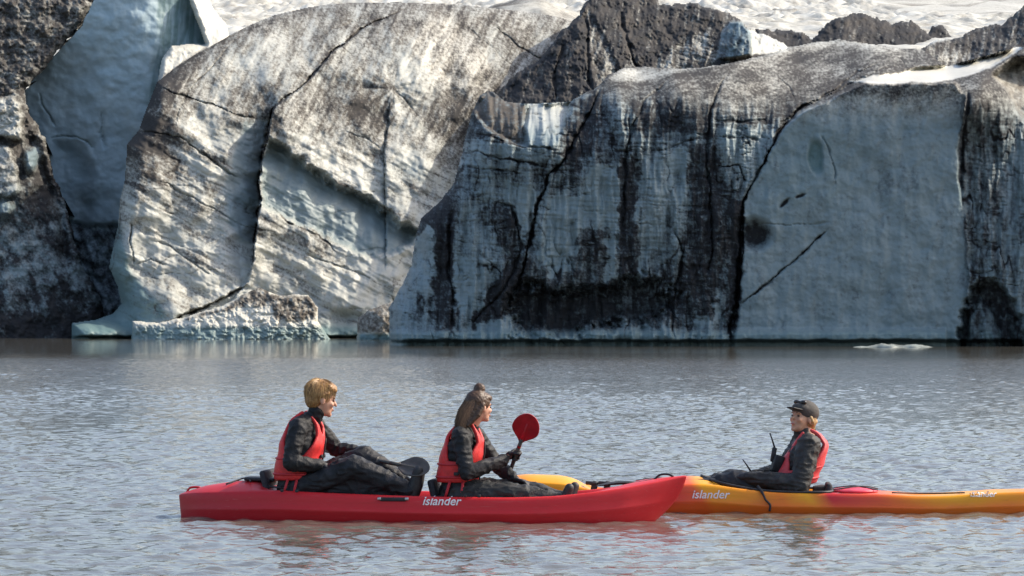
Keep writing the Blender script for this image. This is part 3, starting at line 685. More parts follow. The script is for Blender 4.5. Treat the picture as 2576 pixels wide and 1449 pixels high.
    cr([(2065, 340), (2085, 380), (2098, 430), (2104, 470)], 4, 0.15, 0.4, 5)
    cr([(1955, 320), (2020, 270), (2100, 225), (2160, 178), (2240, 150)], 3.5, 0.4, 0.8, 4)
    cr([(2060, 255), (2130, 215), (2200, 180), (2290, 160)], 3, 0.3, 0.6, 3.5)
    cr([(1960, 195), (1985, 225), (2000, 250)], 3, 0.25, 0.7, 3)
    cr([(2262, 140), (2275, 160), (2285, 185)], 3, 0.25, 0.6, 3)
    cr([(1176, 335), (1240, 345), (1300, 365), (1370, 370), (1410, 385)], 3, 0.25, 0.8, 4)
    cr([(1170, 395), (1200, 378), (1260, 400), (1330, 410), (1390, 425)], 4, 0.25, 0.9, 6)
    cr([(1165, 420), (1240, 425), (1320, 440)], 4, 0.2, 0.7, 6)
    cr([(1640, 380), (1700, 365), (1760, 350)], 3, 0.2, 0.6, 4)
    cr([(1790, 300), (1860, 305), (1940, 300)], 4, 0.2, 0.8, 6); cr([(1800, 345), (1870, 348), (1920, 352)], 4, 0.2, 0.7, 5)
    cr([(1800, 420), (1860, 418), (1872, 450), (1885, 460)], 3, 0.3, 0.9, 4)
    cr([(1240, 508), (1285, 520), (1305, 580), (1310, 620), (1295, 680), (1260, 740), (1200, 800), (1170, 830)], 6, 0.4, 0.9, 9)
    cr([(1140, 510), (1130, 600), (1128, 680), (1140, 760), (1138, 850)], 8, 0.5, 0.9, 11)
    cr([(1690, 560), (1720, 640), (1700, 720), (1690, 800), (1700, 860)], 6, 0.4, 0.9, 8)
    cr([(2435, 215), (2430, 300), (2420, 380), (2425, 460)], 7, 0.35, 0.8, 10)
    gl_parent(r.build('ice_block', 136.0, None, 10.0))
build_block()

# ---- dark ash ridges behind
def build_ridge(name, out, ctrl, Y0, seed, dirt=0.9, brown=0.5, extra=None, thick=8.0, jag=8):
    r = Relief(out, seed=seed, jag=jag)
    X, Y = r.X, r.Y
    r.D += tps(ctrl, X, Y)
    r.roll(12, 2.0)
    r.D += 0.30 * r.streak(105, 90, 24, 4, 1) + 0.55 * fbm(X / 34, Y / 30, 4, 2) + 0.16 * fbm(X / 7, Y / 7, 3, 3)
    r.dirt += dirt + 0.06 + 0.62 * r.streak(100, 80, 12, 4, 4) + 0.28 * fbm(X / 9, Y / 9, 4, 5) + 0.2 * fbm(X / 4, Y / 4, 2, 6)
    r.blue += 0.2
    r.brown += np.clip(brown + 0.5 * fbm(X / 40, Y / 40, 3, 7), 0, 1)
    if extra: extra(r, X, Y)
    gl_parent(r.build(name, Y0, None, thick))

def mid_extra(r, X, Y):
    fl = r.region([(1800, 150), (1815, 85), (1835, 55), (1870, 52), (1890, 80), (1892, 140)], 6, 5)
    r.dirt -= 0.6 * fl; r.blue += 0.8 * fl; r.D -= fl * (X - 1800) * 0.035; r.turq += 0.35 * fl * r.blob(1845, 110, 18, 50)  # facet's shade put in as blue-grey colour besides its tilt
    sn = r.region([(1885, 75), (1900, 70), (1985, 108), (1985, 130), (1895, 135)], 5, 3)
    r.dirt -= 1.0 * sn; r.D += 1.5 * sn  # sunlit facet beside it painted white by removing dirt
    r.D += 1.2 * sn * sstep(130, 70, Y)
    lt = r.region([(1478, 20), (1500, 60), (1540, 130), (1590, 250), (1530, 260), (1500, 200), (1480, 110)], 8, 6)
    r.dirt -= 0.28 * lt; r.D += 0.5 * lt  # lit strip painted paler through less dirt
    lr = r.region([(1640, 180), (1700, 110), (1790, 70), (1800, 150), (1700, 190)], 14, 8)
    r.dirt -= 0.32 * lr * (1 + 1.2 * r.streak(15, 60, 5, 3, 22))
    for ln in ([(1470, 20), (1478, 110), (1480, 200), (1500, 250)], [(1560, 20), (1580, 110), (1610, 200)], [(1420, 110), (1395, 180), (1400, 260)]):
        r.crack(ln, 7, 0.8, 1.0, 8)
build_ridge('ash_ridge', [(1225, 300), (1245, 236), (1300, 182), (1355, 152), (1398, 92), (1440, 52), (1475, 2), (1490, -30), (1645, -30), (1662, 12), (1740, 5), (1800, 20), (1850, 40), (1888, 70), (1905, 80), (1985, 112), (2010, 140), (1990, 330), (1300, 330)],
            [(1260, 250, 3.0), (1320, 280, 0.5), (1360, 170, 4.2), (1440, 80, 6.0), (1480, 10, 9.0), (1480, 250, 0), (1500, 150, 3.2), (1600, 200, 2.6), (1600, 60, 8.0), (1640, -20, 12), (1750, 180, 3.6), (1750, 40, 9.0), (1850, 140, 4.5), (1860, 60, 8.0), (1960, 130, 7.5), (1950, 250, 5.0)],
            168.5, 20, 0.96, 0.14, mid_extra)
build_ridge('ash_ridge', [(1880, 240), (1900, 140), (1930, 118), (1895, 96), (1900, 72), (1975, 75), (2020, 82), (2040, 100), (2070, 68), (2100, 44), (2145, 30), (2230, 50), (2245, 60), (2290, 48), (2335, 82), (2360, 100), (2420, 120), (2440, 240)],
            [(1930, 130, 0), (1980, 90, 4), (2050, 110, 2), (2130, 110, 1), (2140, 40, 6), (2230, 120, 2), (2230, 60, 6), (2300, 110, 3), (2300, 60, 7), (2400, 150, 3), (2200, 220, -2)], 205.0, 24, 0.98, 0.08, None, 6.0, 10)
build_ridge('ash_ridge', [(2290, 160), (2330, 92), (2350, 62), (2372, 60), (2396, 90), (2430, 130), (2400, 200)],
            [(2320, 130, 0), (2360, 66, 4), (2400, 130, 1), (2360, 180, -2)], 215.0, 28, 1.05, 0.05, None, 5.0, 8)
def far_right(r, X, Y):
    r.D += 0.5 * fbm(X / 30, Y / 30, 4, 9); r.dirt -= 0.45 * r.blob(2395, 145, 40, 16, -10) * (0.5 + fbm(X / 10, Y / 10, 3, 12))
    r.dirt -= 0.8 * np.exp(-(r.line([(2325, 106), (2380, 98), (2420, 88)])[0] / 5) ** 2)
build_ridge('ash_ridge', [(2300, 230), (2318, 118), (2360, 98), (2420, 92), (2440, 76), (2490, 58), (2520, 62), (2545, 40), (2576, 14), (2640, -20), (2800, -40), (2800, 230)],
            [(2340, 150, 0), (2420, 100, 5), (2500, 130, 1), (2500, 70, 6), (2576, 130, 0), (2576, 30, 6), (2750, 100, 0), (2750, -20, 6), (2400, 200, -2), (2700, 200, -3)], 176.0, 32, 0.86, 0.15, far_right, 8.0, 9)

# ---- the wide crevassed field of ice behind everything
def build_field():
    xs = np.concatenate([np.linspace(-420, -62, 60)[:-1], np.linspace(-62, 62, 420), np.linspace(62, 420, 60)[1:]])
    ys = np.concatenate([np.linspace(186, 420, 560), np.linspace(424, 1100, 170)])
    X, Y = np.meshgrid(xs.astype(np.float32), ys.astype(np.float32))
    Z = 6.0 + 10.0 * sstep(186, 205, Y) + (Y - 205) * 0.083 + 14 * sstep(500, 1100, Y)
    far = 1 + (Y - 200) / 260
    a = fbm(X / 7, Y / 14, 4, 3); b = ridged(X / 5 + 0.2 * Y / 5, Y / 9, 3, 4); c = ridged(X / 16 - Y / 30, Y / 30, 3, 6)
    Z += 0.55 * a * far + 0.5 * (b - 0.5) * far + 1.2 * (c - 0.5) * sstep(200, 260, Y)
    Z += 2.5 * np.exp(-((X - 1) / 6) ** 2 - ((Y - 222) / 9) ** 2)
    ny, nx = X.shape
    idx = np.arange(ny * nx).reshape(ny, nx)
    F = np.stack([idx[:-1, :-1], idx[:-1, 1:], idx[1:, 1:], idx[1:, :-1]], -1).reshape(-1, 4)
    me = np_mesh('crevassed_field', np.stack([X, Y, Z], -1).reshape(-1, 3), F)
    dirt = 0.36 + 0.55 * fbm(X / 4, Y / 12, 4, 8) + 0.7 * np.clip(0.42 - b, 0, 1) + 0.22 * fbm(X / 1.2, Y / 5, 3, 9) + 0.35 * np.clip(0.4 - c, 0, 1)
    colr = np.stack([dirt, np.full_like(X, 0.06), 0.45 + 0.4 * a, np.zeros_like(X)], -1).reshape(-1, 4)
    ca = me.attributes.new('ice', 'FLOAT_COLOR', 'POINT'); ca.data.foreach_set('color', np.clip(colr, 0, 1.2).astype(np.float32).ravel())
    gl_parent(link_mesh('crevassed_field', me, ICE))
build_field()

# ---- fallen ice at the waterline
def build_fallen():
    def one(name, label, out, ctrl, Y0, seed, fn, cat, thick=2.5):
        r = Relief(out, seed=seed, jag=3, step=1.6)
        r.D += tps(ctrl, r.X, r.Y); r.roll(10, 0.9); r.bumps((30, 0.25, 1), (9, 0.05, 2))
        fn(r, r.X, r.Y)
        o = r.build(name, Y0, None, thick); o.parent = None
        tag(o, label, cat)
    def slab(r, X, Y):
        d = r.line([(420, 812), (520, 780), (600, 750), (640, 728)])[0]
        r.dirt += 0.08 + 0.95 * r.region([(560, 775), (620, 735), (650, 722), (700, 742), (780, 740), (800, 775), (790, 800), (740, 815), (690, 800), (680, 775), (620, 770), (500, 800), (440, 812)], 7, 10) * (0.75 + 0.7 * fbm(X / 14, Y / 14, 4, 5)) + 0.16 * fbm(X / 9, Y / 9, 3, 6)
        r.D += 0.2 * ridged(X / 22, Y / 18, 3, 8); r.brown += 0.7; r.turq += 0.9 * sstep(812, 830, Y)
    one('fallen_ice_slab', 'collapsed slab of white ice with brown rubble at the foot of the sunlit dome',
        [(330, 880), (332, 806), (400, 812), (470, 795), (560, 768), (620, 735), (650, 722), (700, 742), (775, 740), (800, 772), (800, 806), (850, 880)],
        [(350, 830, 0.4), (500, 830, -0.6), (600, 760, 0.6), (640, 735, 1.2), (700, 780, 0), (760, 750, 0.8), (790, 800, 0.2), (650, 840, -0.8), (800, 860, -0.2)], 159.5, 50, slab, 'ice slab')
    def chunk(r, X, Y):
        r.dirt += 0.75 + 0.4 * fbm(X / 10, Y / 10, 4, 5); r.brown += 0.75; r.turq += sstep(832, 845, Y); r.dirt *= 1 - sstep(832, 845, Y)
    one('dirty_ice_chunk', 'small brown-stained chunk of ice wedged between dome and dark block',
        [(895, 880), (900, 800), (925, 780), (960, 768), (985, 760), (1010, 790), (1010, 880)], [(910, 800, 0.8), (950, 800, 0), (980, 775, 0.6), (990, 850, -0.2), (900, 860, 0.4)], 157.0, 52, chunk, 'ice chunk', 1.8)
    # thin floes lying on the water
    def floe(name, label, vx0, vx1, vy, dep, hgt, seed, d0, turq):
        Y0 = CAM_H * FV / (vy - 758.0)
        x0, x1 = (vx0 - 1288) / FV * Y0, (vx1 - 1288) / FV * Y0
        n = 60; k = 26
        u = np.linspace(0, 1, n); v = np.linspace(0, 1, k)
        U, W = np.meshgrid(u, v)
        edge = np.clip(1 - (2 * U - 1) ** 2, 0, 1) ** 0.5
        cxs = x0 + (x1 - x0) * U; half = dep * edge * (0.7 + 0.4 * perlin(U * 5, W * 0 + seed * 3.3, seed)) + 0.02
        Yp = Y0 + dep + half * (2 * W - 1)
        prof = np.clip(np.sin(np.pi * W), 0, 1) ** 0.45
        H = hgt * prof * edge * (0.55 + 0.7 * fbm(cxs * 1.3, Yp * 1.3, 4, seed)) - 0.06
        H = np.where((W == 0) | (W == 1), -0.15, H)
        idx = np.arange(n * k).reshape(k, n)
        F = np.stack([idx[:-1, :-1], idx[:-1, 1:], idx[1:, 1:], idx[1:, :-1]], -1).reshape(-1, 4)
        me = np_mesh(name, np.stack([cxs, Yp, H], -1).reshape(-1, 3), F)
        dirt = d0 + 0.35 * fbm(cxs * 2, Yp * 2, 4, seed + 1)
        c = np.stack([dirt, np.full_like(dirt, 0.5), np.full_like(dirt, 0.4), np.full_like(dirt, turq)], -1).reshape(-1, 4)
        ca = me.attributes.new('ice', 'FLOAT_COLOR', 'POINT'); ca.data.foreach_set('color', np.clip(c, 0, 1.2).astype(np.float32).ravel())
        tag(link_mesh(name, me, ICE), label, 'ice floe', 'small floes at the foot of the glacier')
    floe('ice_floe', 'thin bright white floe below the collapsed slab', 600, 705, 853.5, 0.6, 0.16, 3, 0.0, 0.0)
    floe('ice_floe', 'low blue-grey floe in front of the clean blue ice wall', 2145, 2365, 874, 0.8, 0.26, 5, 0.42, 0.35)
build_fallen()
# ------------------------------------------------------------------ kayaks
def plastic(name, stops, rough=0.36, low=None):
    """moulded plastic whose colours run into one another along the hull"""
    m, nt, b = new_mat(name)
    tc = nt.nodes.new('ShaderNodeTexCoord')
    n = nd(nt, 'ShaderNodeTexNoise', Scale=2.2, Detail=4.0)
    sc = nd(nt, 'ShaderNodeTexNoise', Scale=34.0, Detail=6.0, Roughness=0.7)
    for q in (n, sc): nt.links.new(tc.outputs['Object'], q.inputs['Vector'])
    sx = nt.nodes.new('ShaderNodeSeparateXYZ'); nt.links.new(tc.outputs['Object'], sx.inputs[0])
    L0, L1 = stops[0][0], stops[-1][0]
    mr = nd(nt, 'ShaderNodeMapRange'); mr.inputs[1].default_value = L0; mr.inputs[2].default_value = L1
    wob = math_n(nt, 'MULTIPLY_ADD', math_n(nt, 'SUBTRACT', n.outputs['Fac'], 0.5), 0.16, sx.outputs['X'])
    wob = math_n(nt, 'MULTIPLY_ADD', sx.outputs['Z'], 0.55, wob)
    nt.links.new(wob, mr.inputs[0])
    c = ramp(nt, mr.outputs[0], [((x - L0) / (L1 - L0), col) for x, col in stops])
    if low:
        lz = nd(nt, 'ShaderNodeMapRange'); lz.interpolation_type = 'SMOOTHSTEP'; lz.inputs[1].default_value = 0.135; lz.inputs[2].default_value = 0.03; lz.inputs[3].default_value = 0.0; lz.inputs[4].default_value = 0.85
        nt.links.new(math_n(nt, 'MULTIPLY_ADD', math_n(nt, 'SUBTRACT', n.outputs['Fac'], 0.5), 0.12, sx.outputs['Z']), lz.inputs[0])
        c = mixc(nt, lz.outputs[0], c, low)
    dull = math_n(nt, 'MULTIPLY', sc.outputs['Fac'], 0.08)
    c = mixc(nt, dull, c, (0.35, 0.25, 0.22))
    mp = nd(nt, 'ShaderNodeMapping'); mp.inputs['Scale'].default_value = (1.6, 30.0, 42.0); mp.inputs['Rotation'].default_value = (0, 0.05, 0)
    nt.links.new(tc.outputs['Object'], mp.inputs['Vector'])
    scr = nd(nt, 'ShaderNodeTexNoise', Scale=1.6, Detail=7.0, Roughness=0.75); nt.links.new(mp.outputs[0], scr.inputs['Vector'])
    sm = nd(nt, 'ShaderNodeMapRange'); sm.inputs[1].default_value = 0.60; sm.inputs[2].default_value = 0.74; sm.inputs[4].default_value = 0.30
    nt.links.new(scr.outputs['Fac'], sm.inputs[0]); c = mixc(nt, sm.outputs[0], c, (0.62, 0.42, 0.36))
    dk = nd(nt, 'ShaderNodeMapRange'); dk.inputs[1].default_value = 0.42; dk.inputs[2].default_value = 0.30; dk.inputs[4].default_value = 0.35
    nt.links.new(scr.outputs['Fac'], dk.inputs[0]); c = mixc(nt, dk.outputs[0], c, (0.10, 0.03, 0.02))
    nt.links.new(c, b.inputs['Base Color'])
    rr = nd(nt, 'ShaderNodeMapRange'); rr.inputs[3].default_value = rough - 0.08; rr.inputs[4].default_value = rough + 0.18
    nt.links.new(sc.outputs['Fac'], rr.inputs[0]); nt.links.new(rr.outputs[0], b.inputs['Roughness'])
    b.inputs['Specular IOR Level'].default_value = 0.35
    bp = nd(nt, 'ShaderNodeBump', Strength=0.12, Distance=0.01)
    nt.links.new(n.outputs['Fac'], bp.inputs['Height']); nt.links.new(bp.outputs[0], b.inputs['Normal'])
    return m

M_BLACK = simple_mat('black_rubber', (0.018, 0.018, 0.020), 0.55, 0.4, 30)
M_CORD = simple_mat('black_cord', (0.022, 0.022, 0.026), 0.7, 0.3, 60)
M_PAD = simple_mat('dark_foam_pad', (0.03, 0.032, 0.038), 0.8, 0.35, 25, 0.3)
M_LETTER = simple_mat('white_lettering', (0.78, 0.76, 0.74), 0.5, 0.12, 40)
M_STEEL = simple_mat('worn_steel', (0.42, 0.42, 0.42), 0.35, 0.2, 40, metallic=0.9)

def kayak_hull(name, st, parent, mat, rake_bow, rake_stern, keel=-0.10):
    """st rows: x, gunwale height, half beam, crown of the deck, depth of the well"""
    S = np.array(st, dtype=float)
    N = 150
    # finer stations near the ends
    u = np.linspace(0, 1, N); u = 0.5 - 0.5 * np.cos(np.pi * u); u = 0.6 * u + 0.4 * np.linspace(0, 1, N)
    xs = S[0, 0] + (S[-1, 0] - S[0, 0]) * u
    def f(c):
        v = np.interp(xs, S[:, 0], S[:, c]); k = np.array([1, 2, 3, 2, 1]) / 9.0
        for _ in range(2):
            w = np.convolve(np.pad(v, 2, mode='edge'), k, 'valid'); w[0], w[-1] = v[0], v[-1]; v = w
        return v
    zg, hb, cr, wl = f(1), np.maximum(f(2), 0.012), f(3), f(4)
    side = [(0.0, 0.0), (0.30, 0.0), (0.58, 0.03), (0.80, 0.12), (0.92, 0.26), (0.965, 0.42), (0.985, 0.52), (1.0, 0.565), (0.995, 0.60), (0.975, 0.64), (0.965, 0.78), (0.95, 0.90), (0.925, 0.97), (0.895, 1.0)]
    deck = [0.86, 0.82, 0.77, 0.70, 0.6, 0.45, 0.25, 0.0]
    V = []
    x0, x1 = S[0, 0], S[-1, 0]
    for x, g, h, c, w in zip(xs, zg, hb, cr, wl):
        eb = max(0.0, 1 - (x1 - x) / 0.55) ** 2; es = max(0.0, 1 - (x - x0) / 0.35) ** 2
        k = keel * (1 - 0.5 * eb)
        ring = []
        for a, b_ in side: ring.append((a * h, k + b_ * (g - k)))
        for a in deck:
            dz = c * (1 - (a / 0.895) ** 2) - w * float(sstep(0.84, 0.70, np.float64(a)))
            ring.append((a * h, g + dz))
        full = [(-a, b_) for a, b_ in ring[::-1]] + ring[1:]
        V.append([(x - rake_bow * eb * (g - z) * (0.35 + 1.3 * (g - z) / (g - k)) + rake_stern * es * (g - z), y, z) for y, z in full])
    V = np.array(V); n, kk = V.shape[:2]
    # drop the doubled deck centre: ring closes on itself
    V = V[:, :-1]; kk -= 1
    idx = np.arange(n * kk).reshape(n, kk); nxt = np.roll(idx, -1, 1)
    F = np.stack([idx[:-1], nxt[:-1], nxt[1:], idx[1:]], -1).reshape(-1, 4)
    me = np_mesh(name, V.reshape(-1, 3), F)
    bm = bmesh.new(); bm.from_mesh(me); bm.verts.ensure_lookup_table()
    bm.faces.new([bm.verts[i] for i in idx[0]]); bm.faces.new([bm.verts[i] for i in idx[-1][::-1]])
    bmesh.ops.recalc_face_normals(bm, faces=bm.faces)
    bm.to_mesh(me); bm.free()
    o = link_mesh(name, me, mat, parent)
    bm = bmesh.new(); bm.from_mesh(me); bvh = BVHTree.FromBMesh(bm); bm.free()
    return o, bvh

def tube_mesh(name, pts, r, segs=8, closed_ends=True):
    """round tube through points; r a number or a list"""
    P = [Vector(p) for p in pts]; n = len(P)
    rr = r if isinstance(r, (list, tuple)) else [r] * n
    bm = bmesh.new(); rings = []
    for i, p in enumerate(P):
        d = (P[min(i + 1, n - 1)] - P[max(i - 1, 0)]).normalized()
        a = d.orthogonal().normalized() if i == 0 else (ref - ref.project(d)).normalized()
        ref = a; b = d.cross(a)
        rings.append([bm.verts.new(p + (a * math.cos(2 * math.pi * k / segs) + b * math.sin(2 * math.pi * k / segs)) * rr[i]) for k in range(segs)])
    for q, s in zip(rings, rings[1:]):
        for k in range(segs): bm.faces.new((q[k], q[(k + 1) % segs], s[(k + 1) % segs], s[k]))
    if closed_ends:
        bm.faces.new(rings[0][::-1]); bm.faces.new(rings[-1])
    me = bpy.data.meshes.new(name); bm.to_mesh(me); bm.free()
    return me

def tube(name, pts, r, mat, parent, segs=8):
    return link_mesh(name, tube_mesh(name, pts, r, segs), mat, parent)

def curve_pts(pts, n=24):
    """smooth points through a few guide points (Catmull-Rom)"""
    P = [Vector(p) for p in pts]; P = [P[0] * 2 - P[1]] + P + [P[-1] * 2 - P[-2]]
    out = []
    m = len(P) - 3
    for i in range(n + 1):
        t = i / n * m; k = min(int(t), m - 1); t -= k
        a, b, c, d = P[k:k + 4]
        out.append(0.5 * ((2 * b) + (c - a) * t + (2 * a - 5 * b + 4 * c - d) * t * t + (3 * b - a - 3 * c + d) * t ** 3))
    return out

def rounded_box(name, size, mat, parent, loc=(0, 0, 0), rot=(0, 0, 0), bevel=0.02, segs=3):
    bm = bmesh.new(); bmesh.ops.create_cube(bm, size=1.0)
    bmesh.ops.scale(bm, vec=size, verts=bm.verts)
    bmesh.ops.bevel(bm, geom=bm.edges[:], offset=bevel, segments=segs, affect='EDGES', profile=0.5)
    me = bpy.data.meshes.new(name); bm.to_mesh(me); bm.free()
    o = link_mesh(name, me, mat, parent); o.location = loc; o.rotation_euler = rot
    return o

def lettering(text, parent, bvh, x0, x1, z, slant=0.25):
    """white painted word laid on the near side of a hull"""
    cu = bpy.data.curves.new('lettering', 'FONT'); cu.body = text; cu.size = 1.0; cu.shear = slant; cu.resolution_u = 3; cu.offset = 0.012
    t = bpy.data.objects.new('lettering', cu); COL.objects.link(t)
    bpy.context.view_layer.update()
    dg = bpy.context.evaluated_depsgraph_get()
    me = bpy.data.meshes.new_from_object(t.evaluated_get(dg)); bpy.data.objects.remove(t)
    bm = bmesh.new(); bm.from_mesh(me)
    for _ in range(2): bmesh.ops.subdivide_edges(bm, edges=[e for e in bm.edges if e.calc_length() > 0.15], cuts=1)
    bmesh.ops.triangulate(bm, faces=bm.faces)
    xs = [v.co.x for v in bm.verts]; a, b = min(xs), max(xs); s = (x1 - x0) / (b - a)
    for v in bm.verts:
        x = x0 + (v.co.x - a) * s; zz = z + v.co.y * s
        h = bvh.ray_cast(Vector((x, -3, zz)), Vector((0, 1, 0)))
        v.co = Vector((x, (h[0].y if h[0] else -0.3) - 0.003, zz))
    bm.to_mesh(me); bm.free()
    me.materials.clear()
    return link_mesh('lettering', me, M_LETTER, parent, smooth=False)

def seat_back(parent, x, z, w=0.42, lean=-12, d=1):
    o = rounded_box('backrest', (0.05, w, 0.22), M_PAD, parent, (x, 0, z + 0.10), (0, R(lean), 0), 0.022)
    for s in (-1, 1):
        tube('strap', [(d * 0.03, s * w * 0.5, -0.02), (d * 0.16, s * 0.28, -0.06), (d * 0.26, s * 0.31, -0.07)], 0.008, M_CORD, o, 6)
    return o

# ---- red kayak, nearest
RED_Y, RED_YAW = 27.80, R(-8.5)
red = empty('kayak', ((1082 - 1288) / FV * RED_Y, RED_Y, 0), RED_YAW)
tag(red, 'long red two-seat plastic kayak with two paddlers, nearest of the boats', 'kayak', 'kayaks on the lake')
RS = RED_Y / FV / math.cos(RED_YAW)
def rx(vx): return (vx - 1082) * RS
M_RED = plastic('red_kayak_plastic', [(-2.0, (0.47, 0.006, 0.016)), (-0.4, (0.58, 0.008, 0.014)), (2.0, (0.60, 0.010, 0.016))], 0.40)
red_hull, red_bvh = kayak_hull('hull', [
    (rx(443), .165, .020, .005, 0), (rx(452), .175, .060, .010, 0), (rx(475), .185, .13, .020, 0), (rx(510), .195, .21, .045, 0), (rx(570), .205, .29, .065, 0), (rx(640), .215, .345, .075, .0),
    (rx(690), .222, .37, .055, .02), (rx(720), .225, .385, .01, .10), (rx(800), .215, .40, .0, .13), (rx(950), .200, .41, 0, .12), (rx(1050), .192, .41, 0, .09), (rx(1090), .190, .41, 0, .05),
    (rx(1115), .188, .41, 0, .10), (rx(1300), .186, .40, 0, .12), (rx(1400), .196, .37, 0, .10), (rx(1450), .210, .34, .0, .05), (rx(1500), .226, .31, .01, .02), (rx(1580), .258, .23, .025, 0), (rx(1650), .298, .13, .02, 0),
    (rx(1695), .326, .055, .010, 0), (rx(1715), .340, .024, .005, 0), (rx(1722), .342, .012, .0, 0)], red, M_RED, 0.46, 0.10)
lettering('islander', red, red_bvh, rx(1086), rx(1182), 0.128)
# black carry handle let into the near side, and its twin on the far side
for sgn in (-1, 1):
    hx = rx(1012)
    h = red_bvh.ray_cast(Vector((hx, sgn * 3, 0.165)), Vector((0, -sgn, 0)))[0]
    yy = h.y if h else sgn * 0.4
    base = rounded_box('carry_handle', (0.20, 0.018, 0.030), M_BLACK, red, (hx, yy + sgn * 0.004, 0.168), (0, 0, 0), 0.007)
    for e in (-1, 1):
        c = rounded_box('handle_end', (0.030, 0.020, 0.022), M_STEEL, base, (e * 0.105, sgn * 0.004, 0.004), (0, 0, 0), 0.006)
seat_back(red, rx(676), 0.16, 0.40, -14)
seat_back(red, rx(1100), 0.10, 0.40, -14)
# stern tank well: hatch lid, bungee
rounded_box('hatch_lid', (0.24, 0.22, 0.03), M_BLACK, red, (rx(655), 0, 0.295), (0, R(2), 0), 0.012)
for s in (-1, 1):
    tube('deck_cord', curve_pts([(rx(575), s * 0.16, 0.262), (rx(610), -s * 0.02, 0.300), (rx(640), s * 0.19, 0.285)], 12), 0.006, M_CORD, red, 6)
tube('bow_handle', curve_pts([(rx(1640), 0.03, 0.305), (rx(1655), 0.03, 0.345), (rx(1676), 0.01, 0.352), (rx(1690), 0.0, 0.335)], 12), 0.009, M_BLACK, red, 6)
tube('stern_handle', curve_pts([(rx(462), 0.0, 0.19), (rx(470), 0.0, 0.222), (rx(486), 0.0, 0.228), (rx(496), 0.0, 0.225)], 10), 0.009, M_RED, red, 6)
for vx in (733, 770, 1190, 1225):
    g = float(np.interp(vx, [690, 800, 950, 1300], [.222, .215, .200, .186]))
    rounded_box('strap_eye', (0.025, 0.016, 0.022), M_BLACK, red, (rx(vx), -0.385, g + 0.008), (0, 0, 0), 0.005)

# ---- yellow and red kayak behind it
YEL_Y, YEL_YAW = 28.80, R(-3.0)
yel = empty('kayak', ((1960 - 1288) / FV * YEL_Y, YEL_Y, 0), YEL_YAW)
tag(yel, 'long yellow kayak with red patches carrying the person in a dark cap', 'kayak', 'kayaks on the lake')
YS = YEL_Y / FV / math.cos(YEL_YAW)
def yx(vx): return (vx - 1960) * YS
YE, OR, RD = (0.82, 0.36, 0.004), (0.76, 0.19, 0.004), (0.55, 0.010, 0.022)
M_YEL = plastic('yellow_red_kayak_plastic', [(yx(1230), (0.72, 0.14, 0.015)), (yx(1300), OR), (yx(1400), YE), (yx(1490), YE), (yx(1560), RD), (yx(1700), RD), (yx(1775), (0.74, 0.10, 0.02)), (yx(1800), YE), (yx(1990), OR), (yx(2060), YE),
                                               (yx(2110), RD), (yx(2230), (0.70, 0.08, 0.02)), (yx(2290), OR), (yx(2420), YE), (yx(2700), OR)], 0.32, (0.66, 0.105, 0.006))
yel_hull, yel_bvh = kayak_hull('hull', [
    (yx(1243), .200, .015, .0, 0), (yx(1252), .215, .05, .01, 0), (yx(1275), .235, .12, .03, 0), (yx(1320), .235, .20, .055, 0), (yx(1420), .225, .27, .055, 0), (yx(1460), .205, .30, .035, 0), (yx(1490), .180, .31, .0, .02),
    (yx(1505), .165, .315, .0, .06), (yx(1535), .165, .32, .0, .06), (yx(1555), .185, .32, .02, .0), (yx(1620), .205, .32, .045, 0), (yx(1700), .222, .32, .055, 0), (yx(1760), .230, .32, .05, 0), (yx(1800), .218, .33, .035, 0), (yx(1850), .198, .34, .0, .05),
    (yx(1930), .166, .35, 0, .11), (yx(2060), .160, .35, 0, .11), (yx(2085), .158, .35, 0.005, .02), (yx(2220), .152, .33, .005, 0), (yx(2300), .136, .31, 0, .02), (yx(2370), .138, .29, .0, .01), (yx(2480), .160, .25, .015, 0), (yx(2576), .168, .20, .015, 0),
    (yx(2640), .165, .12, .010, 0), (yx(2680), .160, .04, .0, 0), (yx(2690), .158, .012, .0, 0)], yel, M_YEL, 0.10, 0.10, -0.09)
lettering('islander', yel, yel_bvh, yx(1742), yx(1836), 0.118)
lettering('islander', yel, yel_bvh, yx(2432), yx(2498), 0.132)
M_PINK = simple_mat('faded_red_hatch', (0.66, 0.06, 0.10), 0.4, 0.2, 14, 0.1)
def dome_lid(name, x, z, a, b_, h, mat, parent):
    bm = bmesh.new(); bmesh.ops.create_uvsphere(bm, u_segments=28, v_segments=10, radius=1.0)
    for v in bm.verts:
        v.co = Vector((v.co.x * a, v.co.y * b_, max(v.co.z, -0.35) * h))
    me = bpy.data.meshes.new(name); bm.to_mesh(me); bm.free()
    o = link_mesh(name, me, mat, parent); o.location = (x, 0, z); return o
lid = dome_lid('hatch_lid', yx(2148), 0.163, 0.19, 0.17, 0.030, M_PINK, yel)
tube('hatch_cord', curve_pts([(-0.19, -0.12, 0.012), (0.0, -0.06, 0.036), (0.10, 0.04, 0.034), (0.19, 0.13, 0.012)], 14), 0.005, M_CORD, lid, 6)
tube('hatch_cord', curve_pts([(-0.19, 0.12, 0.012), (0.0, 0.02, 0.038), (0.18, -0.11, 0.012)], 14), 0.005, M_CORD, lid, 6)
